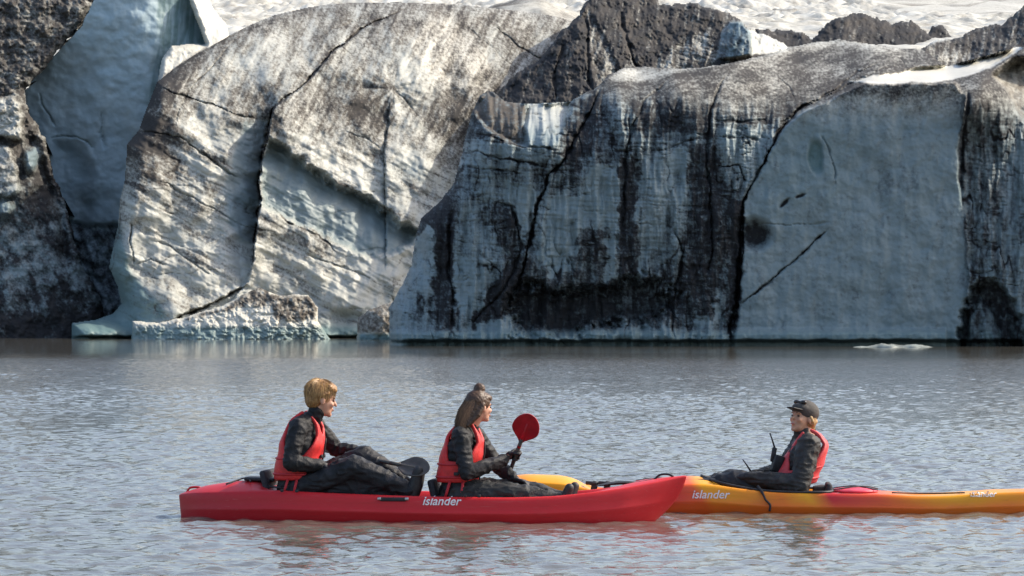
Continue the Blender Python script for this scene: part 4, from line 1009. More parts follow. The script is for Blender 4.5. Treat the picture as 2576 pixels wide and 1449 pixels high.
# cockpit coaming and deck lines
tube('coaming', curve_pts([(yx(1765), -0.02, 0.280), (yx(1800), -0.20, 0.245), (yx(1860), -0.27, 0.205), (yx(1930), -0.30, 0.176), (yx(2010), -0.31, 0.168), (yx(2080), -0.28, 0.168), (yx(2092), 0.0, 0.17),
                           (yx(2080), 0.28, 0.168), (yx(2010), 0.31, 0.168), (yx(1930), 0.30, 0.176), (yx(1860), 0.27, 0.205), (yx(1800), 0.20, 0.245), (yx(1765), 0.02, 0.280)], 70), 0.011, M_BLACK, yel, 8)
for a, b_ in (((yx(1600), -0.20, 0.232), (yx(1720), 0.16, 0.262)), ((yx(1600), 0.20, 0.232), (yx(1720), -0.16, 0.262))):
    tube('deck_cord', [a, ((a[0] + b_[0]) / 2, (a[1] + b_[1]) / 2, 0.262), b_], 0.005, M_CORD, yel, 6)
tube('deck_cord', curve_pts([(yx(2240), -0.16, 0.158), (yx(2300), -0.02, 0.146), (yx(2360), -0.02, 0.146), (yx(2420), -0.14, 0.158)], 16), 0.006, M_CORD, yel, 6)
tube('bow_toggle', curve_pts([(yx(1240), 0.0, 0.19), (yx(1236), 0.0, 0.15), (yx(1246), -0.01, 0.13), (yx(1256), -0.02, 0.125)], 10), 0.012, M_BLACK, yel, 6)
# foot braces of the empty front seat
for vx in (1496, 1528):
    f = rounded_box('foot_brace', (0.05, 0.05, 0.12), M_BLACK, yel, (yx(vx), -0.16, 0.185), (0, R(14), 0), 0.015)
    rounded_box('brace_pedal', (0.09, 0.06, 0.03), M_BLACK, f, (-0.03, 0.0, 0.035), (0, R(-10), 0), 0.010)
tube('brace_rail', [(yx(1480), -0.20, 0.165), (yx(1550), -0.20, 0.178)], 0.012, M_STEEL, yel, 8)
seat_back(yel, yx(2078), 0.02, 0.38, 12, -1)
# strap hanging over the near side by the guide's hand
h1 = yel_bvh.ray_cast(Vector((yx(1925), -3, 0.10)), Vector((0, 1, 0)))[0]
tube('hanging_strap', curve_pts([(yx(1905), -0.28, 0.21), (yx(1916), -0.335, 0.165), (yx(1924), h1.y - 0.012, 0.11), (yx(1935), h1.y - 0.012, 0.07), (yx(1934), h1.y - 0.006, 0.02)], 16), [0.012] * 5 + [0.009] * 12, M_CORD, yel, 6)
# ------------------------------------------------------------------ people
_b = bmesh.new(); bmesh.ops.create_icosphere(_b, subdivisions=2, radius=1.0); ICO = [v.co.copy() for v in _b.verts]; _b.free()
def blob_mesh(name, prims, voxel=0.009, smooth=4, wrinkle=0.0, wfreq=13.0, seed=0):
    """one continuous skin around many rounded forms.  ('cap', p, r, q, s) tapered limb, ('ell', c, radii, Matrix or None), ('hull', [(p, r), ...])"""
    bm = bmesh.new()
    for pr in prims:
        if pr[0] == 'ell':
            _, c, rad, rot = pr
            M = Matrix.Translation(Vector(c)) @ ((rot.to_4x4() if rot is not None else Matrix.Identity(4))) @ Matrix.Diagonal((*rad, 1.0))
            bmesh.ops.create_icosphere(bm, subdivisions=3, radius=1.0, matrix=M)
        else:
            sph = [(pr[1], pr[2]), (pr[3], pr[4])] if pr[0] == 'cap' else pr[1]
            b2 = bmesh.new()
            for p, r_ in sph:
                for q in ICO: b2.verts.new(Vector(p) + q * r_)
            bmesh.ops.convex_hull(b2, input=b2.verts[:])
            new = {}
            for f_ in b2.faces:
                for v in f_.verts:
                    if v not in new: new[v] = bm.verts.new(v.co)
                bm.faces.new([new[v] for v in f_.verts])
            b2.free()
    bmesh.ops.recalc_face_normals(bm, faces=bm.faces)
    me = bpy.data.meshes.new(name); bm.to_mesh(me); bm.free()
    o = bpy.data.objects.new('tmp', me); COL.objects.link(o)
    md = o.modifiers.new('r', 'REMESH'); md.mode = 'VOXEL'; md.voxel_size = voxel
    if smooth:
        ms = o.modifiers.new('s', 'SMOOTH'); ms.factor = 0.5; ms.iterations = smooth
    bpy.context.view_layer.update()
    dg = bpy.context.evaluated_depsgraph_get()
    out = bpy.data.meshes.new_from_object(o.evaluated_get(dg))
    bpy.data.objects.remove(o); bpy.data.meshes.remove(me)
    out.name = name
    if wrinkle:
        n = len(out.vertices); co = np.empty(n * 3, np.float32); no = np.empty(n * 3, np.float32)
        out.vertices.foreach_get('co', co); out.vertices.foreach_get('normal', no)
        co = co.reshape(-1, 3); no = no.reshape(-1, 3)
        w = co + 0.05 * np.stack([vnoise3(co * 9 + k * 7.1, seed + k) for k in range(3)], -1)
        f = 1 - np.abs(2 * vnoise3(w * np.array([wfreq, wfreq, wfreq * 1.9]), seed) - 1)
        f2 = 1 - np.abs(2 * vnoise3(w * wfreq * 2.1, seed + 5) - 1)
        co = co + no * (wrinkle * (f ** 2 - 0.4) + 0.45 * wrinkle * (f2 - 0.5))[:, None]
        out.vertices.foreach_set('co', co.ravel()); out.update()
    return out

M_SKIN = simple_mat('fair_skin', (0.56, 0.30, 0.20), 0.5, 0.10, 18)
M_SKIN2 = simple_mat('tanned_skin', (0.50, 0.27, 0.17), 0.5, 0.10, 18)
M_SUIT = simple_mat('black_drysuit', (0.013, 0.014, 0.016), 0.62, 0.5, 16, 0.35, 90, spec=0.3)
M_SUIT2 = simple_mat('charcoal_drysuit', (0.030, 0.030, 0.029), 0.60, 0.45, 16, 0.35, 90, spec=0.3)
M_TROUSER = simple_mat('black_waterproof_trousers', (0.014, 0.015, 0.018), 0.58, 0.5, 12, 0.35, 90, spec=0.3)
M_GLOVE = simple_mat('black_neoprene_glove', (0.014, 0.014, 0.016), 0.6, 0.3, 30)
M_BOOT = simple_mat('black_neoprene_boot', (0.02, 0.021, 0.022), 0.6, 0.4, 30)
M_VEST = simple_mat('red_life_vest_fabric', (0.62, 0.022, 0.022), 0.55, 0.2, 22, 0.3, 80)
M_VEST2 = simple_mat('faded_red_life_vest_fabric', (0.60, 0.055, 0.06), 0.55, 0.2, 22, 0.3, 80)
M_WEB = simple_mat('red_webbing', (0.50, 0.02, 0.03), 0.6, 0.2, 40)
M_PALE = simple_mat('pale_reflective_tape', (0.62, 0.60, 0.58), 0.35, 0.1, 40)
M_EYE = simple_mat('dark_eye', (0.02, 0.015, 0.012), 0.2, 0.2, 40)
M_CAP = simple_mat('dark_cap_fabric', (0.055, 0.050, 0.046), 0.8, 0.3, 30, 0.3)
M_LIP = simple_mat('lip', (0.40, 0.13, 0.11), 0.5, 0.1, 40)
def hair_mat(name, a, b_):
    m, nt, b = new_mat(name)
    tc = nt.nodes.new('ShaderNodeTexCoord'); mp = nd(nt, 'ShaderNodeMapping'); mp.inputs['Scale'].default_value = (110, 110, 16)
    n = nd(nt, 'ShaderNodeTexNoise', Scale=1.0, Detail=5.0)
    nt.links.new(tc.outputs['Object'], mp.inputs['Vector']); nt.links.new(mp.outputs[0], n.inputs['Vector'])
    ge = nt.nodes.new('ShaderNodeNewGeometry')
    f = math_n(nt, 'MULTIPLY_ADD', math_n(nt, 'SUBTRACT', ge.outputs['Random Per Island'], 0.5), 0.55, n.outputs['Fac'])
    nt.links.new(ramp(nt, f, [(0.25, a), (0.75, b_)]), b.inputs['Base Color'])
    b.inputs['Roughness'].default_value = 0.5
    return m
M_BLOND = hair_mat('blond_hair', (0.20, 0.095, 0.03), (0.60, 0.36, 0.13))
M_BROWN = hair_mat('brown_hair', (0.055, 0.027, 0.013), (0.18, 0.09, 0.042))
M_BROWN2 = hair_mat('warm_brown_hair', (0.06, 0.028, 0.013), (0.22, 0.115, 0.05))
M_LIGHTBROWN = hair_mat('light_brown_hair', (0.10, 0.05, 0.02), (0.36, 0.22, 0.09))

def head_forms(H, Rm, s=1.0, neck_to=None):
    """rounded forms of a head at H; Rm turns it (face along +X)"""
    def P(x, y, z): return H + Rm @ (Vector((x, y, z)) * s)
    def E(c, r): return ('ell', P(*c), tuple(v * s for v in r), Rm)
    f = [E((-.012, 0, .035), (.096, .076, .090)), E((.026, 0, -.018), (.066, .061, .086)), E((.040, 0, -.072), (.048, .047, .040)), E((.076, 0, -.098), (.019, .021, .017)),
         ('cap', P(.088, 0, .012), .009 * s, P(.112, 0, -.024), .0125 * s), E((.084, 0, .026), (.014, .050, .012)), E((.068, .036, -.024), (.024, .021, .022)), E((.068, -.036, -.024), (.024, .021, .022)),
         E((.090, 0, -.054), (.010, .023, .006)), E((.088, 0, -.066), (.010, .019, .006)), E((-.004, .079, -.010), (.020, .010, .032)), E((-.004, -.079, -.010), (.020, .010, .032))]
    if neck_to is not None:
        f.append(('cap', P(-.012, 0, -.055), .052 * s, neck_to, .060 * s))
    return f, P

def face_parts(P, Rm, parent, s=1.0, brow=M_BROWN):
    for sd in (1, -1):
        o = blob_mesh('eye', [('ell', P(.083, sd * .031, .004), (.010 * s, .013 * s, .008 * s), Rm)], 0.003, 1); link_mesh('eye', o, M_EYE, parent)
        o = blob_mesh('eyebrow', [('cap', P(.093, sd * .016, .026), .0045, P(.083, sd * .046, .027), .004)], 0.003, 1); link_mesh('eyebrow', o, brow, parent)
    o = blob_mesh('lips', [('cap', P(.097, .016, -.060), .0055, P(.097, -.016, -.060), .0055)], 0.003, 1); link_mesh('lips', o, M_LIP, parent)

def grip_hand(g, a, n, wrist, side=1, sc=1.0):
    """glove closed round a shaft: g point on shaft, a shaft axis (towards the thumb), n from shaft to palm"""
    g, a, n = Vector(g), Vector(a).normalized(), Vector(n).normalized()
    n = (n - n.project(a)).normalized(); t = a.cross(n) * side
    def Q(off, ph, r): return g + a * off + (n * math.cos(R(ph)) + t * math.sin(R(ph))) * r
    f = [('hull', [(g + a * .030 * sc + n * .040, .016), (g - a * .034 * sc + n * .040, .015), (g + a * .026 * sc + n * .060, .017), (g - a * .028 * sc + n * .060, .016)])]
    for i, off in enumerate((.033, .012, -.010, -.031)):
        L = (1.0, 1.08, 1.02, 0.85)[i]
        pts = [Q(off, 25, .036), Q(off, 25 + 70 * L, .033), Q(off * 0.97, 25 + 135 * L, .031), Q(off * 0.95, 25 + 200 * L, .029)]
        rr = (.0108, .0100, .0092, .0082)
        for k in range(3): f.append(('cap', pts[k], rr[k] * sc, pts[k + 1], rr[k + 1] * sc))
    th = [g + a * .020 + n * .050, Q(.052, -35, .038), Q(.056, -95, .032), Q(.052, -140, .030)]
    for k in range(3): f.append(('cap', th[k], (.013, .012, .0105)[k] * sc, th[k + 1], (.012, .0105, .009)[k] * sc))
    f.append(('cap', g + n * .058, .026 * sc, Vector(wrist), .030 * sc))
    return f

def rest_hand(w, d, nrm, side, sc=1.0):
    """relaxed hand from wrist w along d, palm facing -nrm"""
    w, d, nrm = Vector(w), Vector(d).normalized(), Vector(nrm).normalized()
    nrm = (nrm - nrm.project(d)).normalized(); l = nrm.cross(d) * side
    f = [('cap', w, .029 * sc, w + d * .03, .027 * sc), ('hull', [(w + d * .03 + l * .020, .016), (w + d * .03 - l * .020, .016), (w + d * .095 + l * .032, .014), (w + d * .095 - l * .034, .013)])]
    for i, off in enumerate((.032, .011, -.011, -.032)):
        L = (.030, .034, .032, .025)[i]
        p = w + d * .095 + l * off; q = d.copy()
        for k in range(3):
            q = (q - nrm * (0.30 + 0.16 * k)).normalized(); p2 = p + q * L * (1.0, .8, .65)[k]
            f.append(('cap', p, (.0105, .0098, .009)[k] * sc, p2, (.0098, .009, .008)[k] * sc)); p = p2
    p = w + d * .035 + l * .026; q = (d * .6 + l * .8 - nrm * .2).normalized()
    for k in range(3):
        p2 = p + q * (.034, .028, .022)[k]; f.append(('cap', p, (.0135, .012, .0105)[k] * sc, p2, (.012, .0105, .009)[k] * sc)); p = p2; q = (q + d * .5 - nrm * .15).normalized()
    return f

def limb(pts, rad, grow=0.0):
    return [('cap', a, r0 + grow, b, r1 + grow) for a, r0, b, r1 in zip(pts, rad, pts[1:], rad[1:])]

def vest(person, spine, mat, seed, front_open=0.64, parent_name='life_vest'):
    """spine rows: centre (x,z), lean angle, half depth, half width"""
    S = np.array(spine, dtype=float); nh, nt_ = 26, 72
    h = np.linspace(0, 1, nh); hs = np.linspace(0, 1, len(S))
    g = [np.interp(h, hs, S[:, k]) for k in range(S.shape[1])]
    bm = bmesh.new(); grid = []
    for j in range(nh):
        row = []
        for i in range(nt_):
            th = 2 * math.pi * i / nt_; c, s = math.cos(th), math.sin(th)
            cc, ss = math.copysign(abs(c) ** 0.75, c), math.copysign(abs(s) ** 0.75, s)
            puff = 1 + 0.035 * math.sin(h[j] * 22 + seed) * (abs(c) > 0.3) + 0.03 * float(perlin(np.array([th * 2.0 + seed]), np.array([h[j] * 5]), seed)[0])
            fx = cc * g[3][j] * puff; ly = ss * g[4][j]
            ln = g[2][j]
            row.append(bm.verts.new((g[0][j] + fx * math.cos(ln), ly, g[1][j] - fx * math.sin(ln))))
        grid.append(row)
    for j in range(nh - 1):
        hm = (h[j] + h[j + 1]) / 2
        for i in range(nt_):
            th = 2 * math.pi * (i + 0.5) / nt_; c, s = math.cos(th), abs(math.sin(th))
            arm = s > (0.93 - 0.34 * float(sstep(0.36, 0.70, np.float64(hm)))) and hm > 0.34
            neck = (c > 0 and hm > front_open + 0.62 * s) or (c <= 0 and hm > 0.86 and s < 0.36)
            if arm or neck: continue
            k = (i + 1) % nt_
            bm.faces.new((grid[j][i], grid[j][k], grid[j + 1][k], grid[j + 1][i]))
    for v in [v for v in bm.verts if not v.link_faces]: bm.verts.remove(v)
    bmesh.ops.recalc_face_normals(bm, faces=bm.faces)
    me = bpy.data.meshes.new(parent_name); bm.to_mesh(me); bm.free()
    o = link_mesh(parent_name, me, mat, person)
    md = o.modifiers.new('solidify', 'SOLIDIFY'); md.thickness = 0.030; md.offset = 0.2
    ms = o.modifiers.new('smooth', 'SMOOTH'); ms.factor = 0.5; ms.iterations = 3
    sb = o.modifiers.new('subsurf', 'SUBSURF'); sb.levels = 1; sb.render_levels = 1
    # waist belt and zip
    def ring(hh, grow, name, mat2, r):
        v = [np.interp(hh, hs, S[:, k]) for k in range(5)]
        pts = []
        for i in range(41):
            th = 2 * math.pi * i / 40; c, s = math.cos(th), math.sin(th)
            fx = math.copysign(abs(c) ** 0.75, c) * (v[3] + grow); ly = math.copysign(abs(s) ** 0.75, s) * (v[4] + grow)
            pts.append((v[0] + fx * math.cos(v[2]), ly, v[1] - fx * math.sin(v[2])))
        return tube(name, pts, r, mat2, o, 6)
    ring(0.10, 0.018, 'belt', M_WEB, 0.010)
    ring(0.30, 0.018, 'belt', M_WEB, 0.008)
    for hh in (0.16, 0.34):
        v = [np.interp(hh, hs, S[:, k]) for k in range(5)]
        for sd in (-1, 1):
            rounded_box('buckle', (.016, .045, .028), M_BLACK, o, (v[0] + (v[3] + .026) * math.cos(v[2]), sd * .045, v[1] - (v[3] + .026) * math.sin(v[2])), (0, v[2], 0), .005, 2)
            rounded_box('buckle', (.040, .014, .026), M_BLACK, o, (v[0] + .02, sd * (v[4] + .024), v[1]), (0, 0, 0), .004, 2)
    zp = []
    for hh in np.linspace(0.02, front_open - 0.02, 8):
        v = [np.interp(hh, hs, S[:, k]) for k in range(5)]
        zp.append((v[0] + (v[3] + 0.030) * math.cos(v[2]), 0, v[1] - (v[3] + 0.030) * math.sin(v[2])))
    tube('zip', zp, 0.007, M_CORD, o, 6)
    return o

def strands(name, roots, mat, parent, width=0.0035):
    """thin tapering locks; roots: list of point lists"""
    V, F = [], []
    for pts in roots:
        n = len(pts)
        for k, p in enumerate(pts):
            p = Vector(p); d = (Vector(pts[min(k + 1, n - 1)]) - Vector(pts[max(k - 1, 0)]))
            s = d.cross(Vector((0.3, -1, 0.2))); s = s.normalized() if s.length > 1e-6 else Vector((1, 0, 0))
            w = width * (1 - 0.85 * k / (n - 1))
            V += [p - s * w, p + s * w]
            if k:
                b = len(V) - 4; F.append((b, b + 1, b + 3, b + 2))
    me = np_mesh(name, np.array([tuple(v) for v in V]), np.array(F))
    return link_mesh(name, me, mat, parent)

def rot(yaw=0, pitch=0, roll=0):
    return Matrix.Rotation(R(yaw), 3, 'Z') @ Matrix.Rotation(R(pitch), 3, 'Y') @ Matrix.Rotation(R(roll), 3, 'X')

rnd = random.Random(5)
def V3(*a): return Vector(a)

# ---------------- man in the rear seat of the red kayak
def person_man():
    p = empty('person', pt(745, 1240, 27.84) * 1.0, RED_YAW); p.location.z = 0.13
    tag(p, 'person with short blond hair in red vest, rear seat of the red kayak', 'person', 'kayakers')
    H, Rm = V3(.195, 0.0, .780), rot(24, 10)
    hf, P = head_forms(H, Rm, 1.08, V3(.10, 0, .60))
    sh = {-1: V3(.055, -.185, .570), 1: V3(.11, .185, .570)}
    el = {-1: V3(.015, -.275, .305), 1: V3(.26, .275, .385)}
    wr = {-1: V3(.225, -.175, .285), 1: V3(.425, .150, .350)}
    hip = {-1: V3(.03, -.095, .085), 1: V3(.03, .095, .085)}
    kn = {-1: V3(.475, -.165, .275), 1: V3(.50, .145, .335)}
    an = {-1: V3(.885, -.12, .095), 1: V3(.86, .12, .10)}
    def torso(g): return [('hull', [(V3(-.01, 0, .10), .125 + g), (V3(.01, -.08, .09), .10 + g), (V3(.01, .08, .09), .10 + g)]),
                          ('hull', [(V3(-.01, -.06, .13), .11 + g), (V3(-.01, .06, .13), .11 + g), (V3(.02, -.07, .30), .105 + g), (V3(.02, .07, .30), .105 + g)]),
                          ('hull', [(V3(.02, -.07, .30), .105 + g), (V3(.02, .07, .30), .105 + g), (V3(.045, -.095, .44), .105 + g), (V3(.06, .095, .44), .105 + g)]),
                          ('hull', [(V3(.045, -.095, .44), .10 + g), (V3(.06, .095, .44), .10 + g), (V3(.065, -.14, .580), .06 + g), (V3(.10, .14, .580), .06 + g), (V3(.095, 0, .61), .062 + g)])]
    def arms(g):
        f = []
        for s in (-1, 1): f += limb([sh[s], (sh[s] + el[s]) / 2 + V3(0, s * .01, 0), el[s], (el[s] * .6 + wr[s] * .4), wr[s]], [.064, .056, .048, .047, .034], g)
        return f
    def legs(g):
        f = []
        for s in (-1, 1): f += limb([hip[s], (hip[s] + kn[s]) / 2, kn[s], kn[s] * .62 + an[s] * .38, an[s]], [.095, .085, .064, .062, .042], g)
        return f
    feet = []
    for s in (-1, 1): feet.append(('hull', [(an[s] + V3(.035, 0, -.03), .042), (an[s] + V3(.06, 0, .03), .040), (an[s] + V3(.085, s * .012, .15), .033)]))
    hands = {1: None, -1: None}
    # the paddle passes through the left hand
    A, B = V3(1.05, -.16, .255), V3(-.17, .53, .42)
    ax = (B - A).normalized(); t = ((V3(.45, .13, .33) - A).dot(ax)); gpt = A + ax * t
    wr[1] = gpt + V3(-.055, .045, .045)
    hands[1] = grip_hand(gpt, ax, V3(-.3, .1, 1), wr[1], 1)
    hands[-1] = rest_hand(wr[-1], V3(.93, .25, -.12), V3(-.1, -.25, 1), -1)
    body = blob_mesh('body', hf + torso(0) + arms(-.008) + legs(-.008) + hands[1] + hands[-1] + feet, 0.0085, 3)
    b = link_mesh('body', body, M_SKIN, p)
    face_parts(P, Rm, b, 1.04, M_BLOND)
    j = link_mesh('jacket', blob_mesh('jacket', torso(.014) + arms(.012) + [('cap', V3(.105, 0, .59), .070, P(-.020, 0, -.085), .064)], 0.0085, 3, .011, 17.0, 3), M_SUIT, p)
    link_mesh('trousers', blob_mesh('trousers', [torso(.012)[0]] + legs(.026) + [('hull', [(V3(.15, -.13, .07), .06), (V3(.45, -.15, .20), .06), (V3(.80, -.12, .07), .05), (V3(.45, -.14, .05), .04)])], 0.0085, 3, .013, 14.0, 7), M_TROUSER, p)  # last hull is an added black wedge standing in for other leg and shadow
    for s in (-1, 1):
        link_mesh('glove', blob_mesh('glove', [(q[0],) + tuple((c + .0025 if isinstance(c, float) else c) for c in q[1:]) if q[0] == 'cap' else q for q in hands[s]], 0.0045, 2), M_GLOVE, p)
        link_mesh('boot', blob_mesh('boot', [('hull', [(c, r_ + .008) for c, r_ in feet[(s + 1) // 2][1]]), ('cap', an[s] + V3(-.03, 0, .03), .052, an[s] + V3(.03, 0, -.01), .050)], 0.008, 3), M_BOOT, p)
    vest(p, [(.000, .165, 0, .150, .185), (.010, .25, 0, .150, .188), (.03, .35, .03, .152, .190), (.05, .44, .08, .148, .196), (.07, .53, .14, .135, .178), (.085, .61, .2, .098, .158), (.100, .685, .25, .022, .142)], M_VEST, 3)
    # loose red side straps
    for x0, x1, y in ((-.02, -.06, -.205), (.05, .02, -.207)):
        tube('side_strap', [(x0, y, .18), ((x0 + x1) / 2, y - .012, .11), (x1, y + .01, .045)], 0.011, M_WEB, p, 6)
    # short fringe-cut hair
    hr = [('ell', P(-.022, 0, .055), (.104, .090, .094), Rm), ('ell', P(-.050, 0, .0), (.072, .080, .085), Rm), ('ell', P(.035, 0, .088), (.070, .072, .046), Rm), ('hull', [(P(.075, -.045, .078), .020), (P(.075, .045, .078), .020), (P(.03, .06, .09), .03), (P(.03, -.06, .09), .03)]),
          ('cap', P(-.02, .076, .03), .022, P(.02, .07, .05), .022), ('cap', P(-.02, -.076, .03), .022, P(.02, -.07, .05), .022)]
    ho = link_mesh('hair', blob_mesh('hair', hr, 0.006, 2, .005, 55.0, 9), M_BLOND, p)
    R_ = []
    for k in range(1500):
        u = rnd.uniform(-1, 1); v = rnd.uniform(-1, 1); w = rnd.uniform(-.25, 1)
        d = Vector((u, v, w)); 
        if d.length < 1e-3: continue
        d.normalize(); base = Vector((-.018 + d.x * .100, d.y * .086, .050 + d.z * .092))
        if base.x > .05 and base.z < .06: continue
        if base.z < -.01 and base.x > -.03: continue
        down = Vector((d.x * .35 + .05, d.y * .35, -.75)) - d * (Vector((d.x * .35 + .05, d.y * .35, -.75)).dot(d)); down.normalize()
        L = rnd.uniform(.03, .065); lift = rnd.uniform(.004, .012)
        pts = [base + d * lift * .3, base + down * L * .5 + d * lift, base + down * L + d * (lift * rnd.uniform(-.2, .9))]
        R_.append([P(*(q / 1.0)) for q in pts])
    strands('hair_strands', R_, M_BLOND, ho, 0.0019)
    return p, (A, B)

# ---------------- paddle
def paddle(name_label, A, B, blade_mat, shaft_mat, up, owner, blade_len=.40, blade_w=.185, feather=0.0, ring_mat=M_BLACK):
    """A, B: outer ends of the blades in the owner's space; up: direction the first blade's face looks"""
    M = owner.matrix_world.copy() if owner else Matrix.Identity(4)
    A, B = M @ Vector(A), M @ Vector(B); up = M.to_3x3() @ Vector(up)
    ax = (B - A).normalized(); mid = (A + B) / 2
    root = empty('paddle', mid)
    tag(root, name_label, 'paddle', 'kayak paddles')
    A -= mid; B -= mid
    sA, sB = A + ax * (blade_len * .80), B - ax * (blade_len * .80)
    sh = tube('shaft', [sA, sA + (sB - sA) * .5, sB], 0.0155, shaft_mat, root, 12)
    for e, d_, fe in ((A, ax, 0.0), (B, -ax, feather)):
        n = (up - up.project(d_)).normalized(); n = Matrix.Rotation(fe, 3, d_) @ n; w = d_.cross(n)
        bm = bmesh.new(); rows = []
        for i in range(21):
            t = (i / 20.0) ** 1.7
            hw = blade_w * .5 * (math.sqrt(max(0.0, 1 - (1 - t / .42) ** 2)) if t < .42 else 1 - .88 * float(sstep(.45, .97, np.float64(t))))
            hw = max(hw, .004 if t < .3 else .012)
            row = []
            for k in range(-5, 6):
                q = k / 5.0; sk = .0
                rib = .010 * math.exp(-(q * 4.5) ** 2) * sstep(0.02, 0.5, np.float64(t))
                cup = .020 * (q * q) * math.sin(math.pi * min(1, t * 1.1))
                row.append(bm.verts.new(e + d_ * (t * blade_len + sk) + w * hw * q + n * (cup + rib - .012 * (1 - t))))
            rows.append(row)
        for a, b in zip(rows, rows[1:]):
            for k in range(10): bm.faces.new((a[k], a[k + 1], b[k + 1], b[k]))
        bmesh.ops.recalc_face_normals(bm, faces=bm.faces)
        me = bpy.data.meshes.new('blade'); bm.to_mesh(me); bm.free()
        o = link_mesh('blade', me, blade_mat, root)
        sd = o.modifiers.new('solidify', 'SOLIDIFY'); sd.thickness = 0.006; sd.offset = 0
        nk = tube('blade_rib', [e + d_ * blade_len * .28, e + d_ * blade_len * .7, e + d_ * (blade_len + .03)], [0.006, 0.012, 0.0165], blade_mat, o, 10)
        q = e + d_ * (blade_len + .16)
        tube('drip_ring', [q - d_ * .006, q + d_ * .006], 0.030, ring_mat, root, 14)
    return root

M_PADDLE_GREY = simple_mat('smoky_paddle_blade', (0.075, 0.062, 0.050), 0.35, 0.35, 14)
M_PADDLE_RED = simple_mat('red_paddle_blade', (0.40, 0.010, 0.022), 0.35, 0.25, 14)
M_SHAFT = simple_mat('dark_paddle_shaft', (0.05, 0.047, 0.043), 0.32, 0.3, 30)

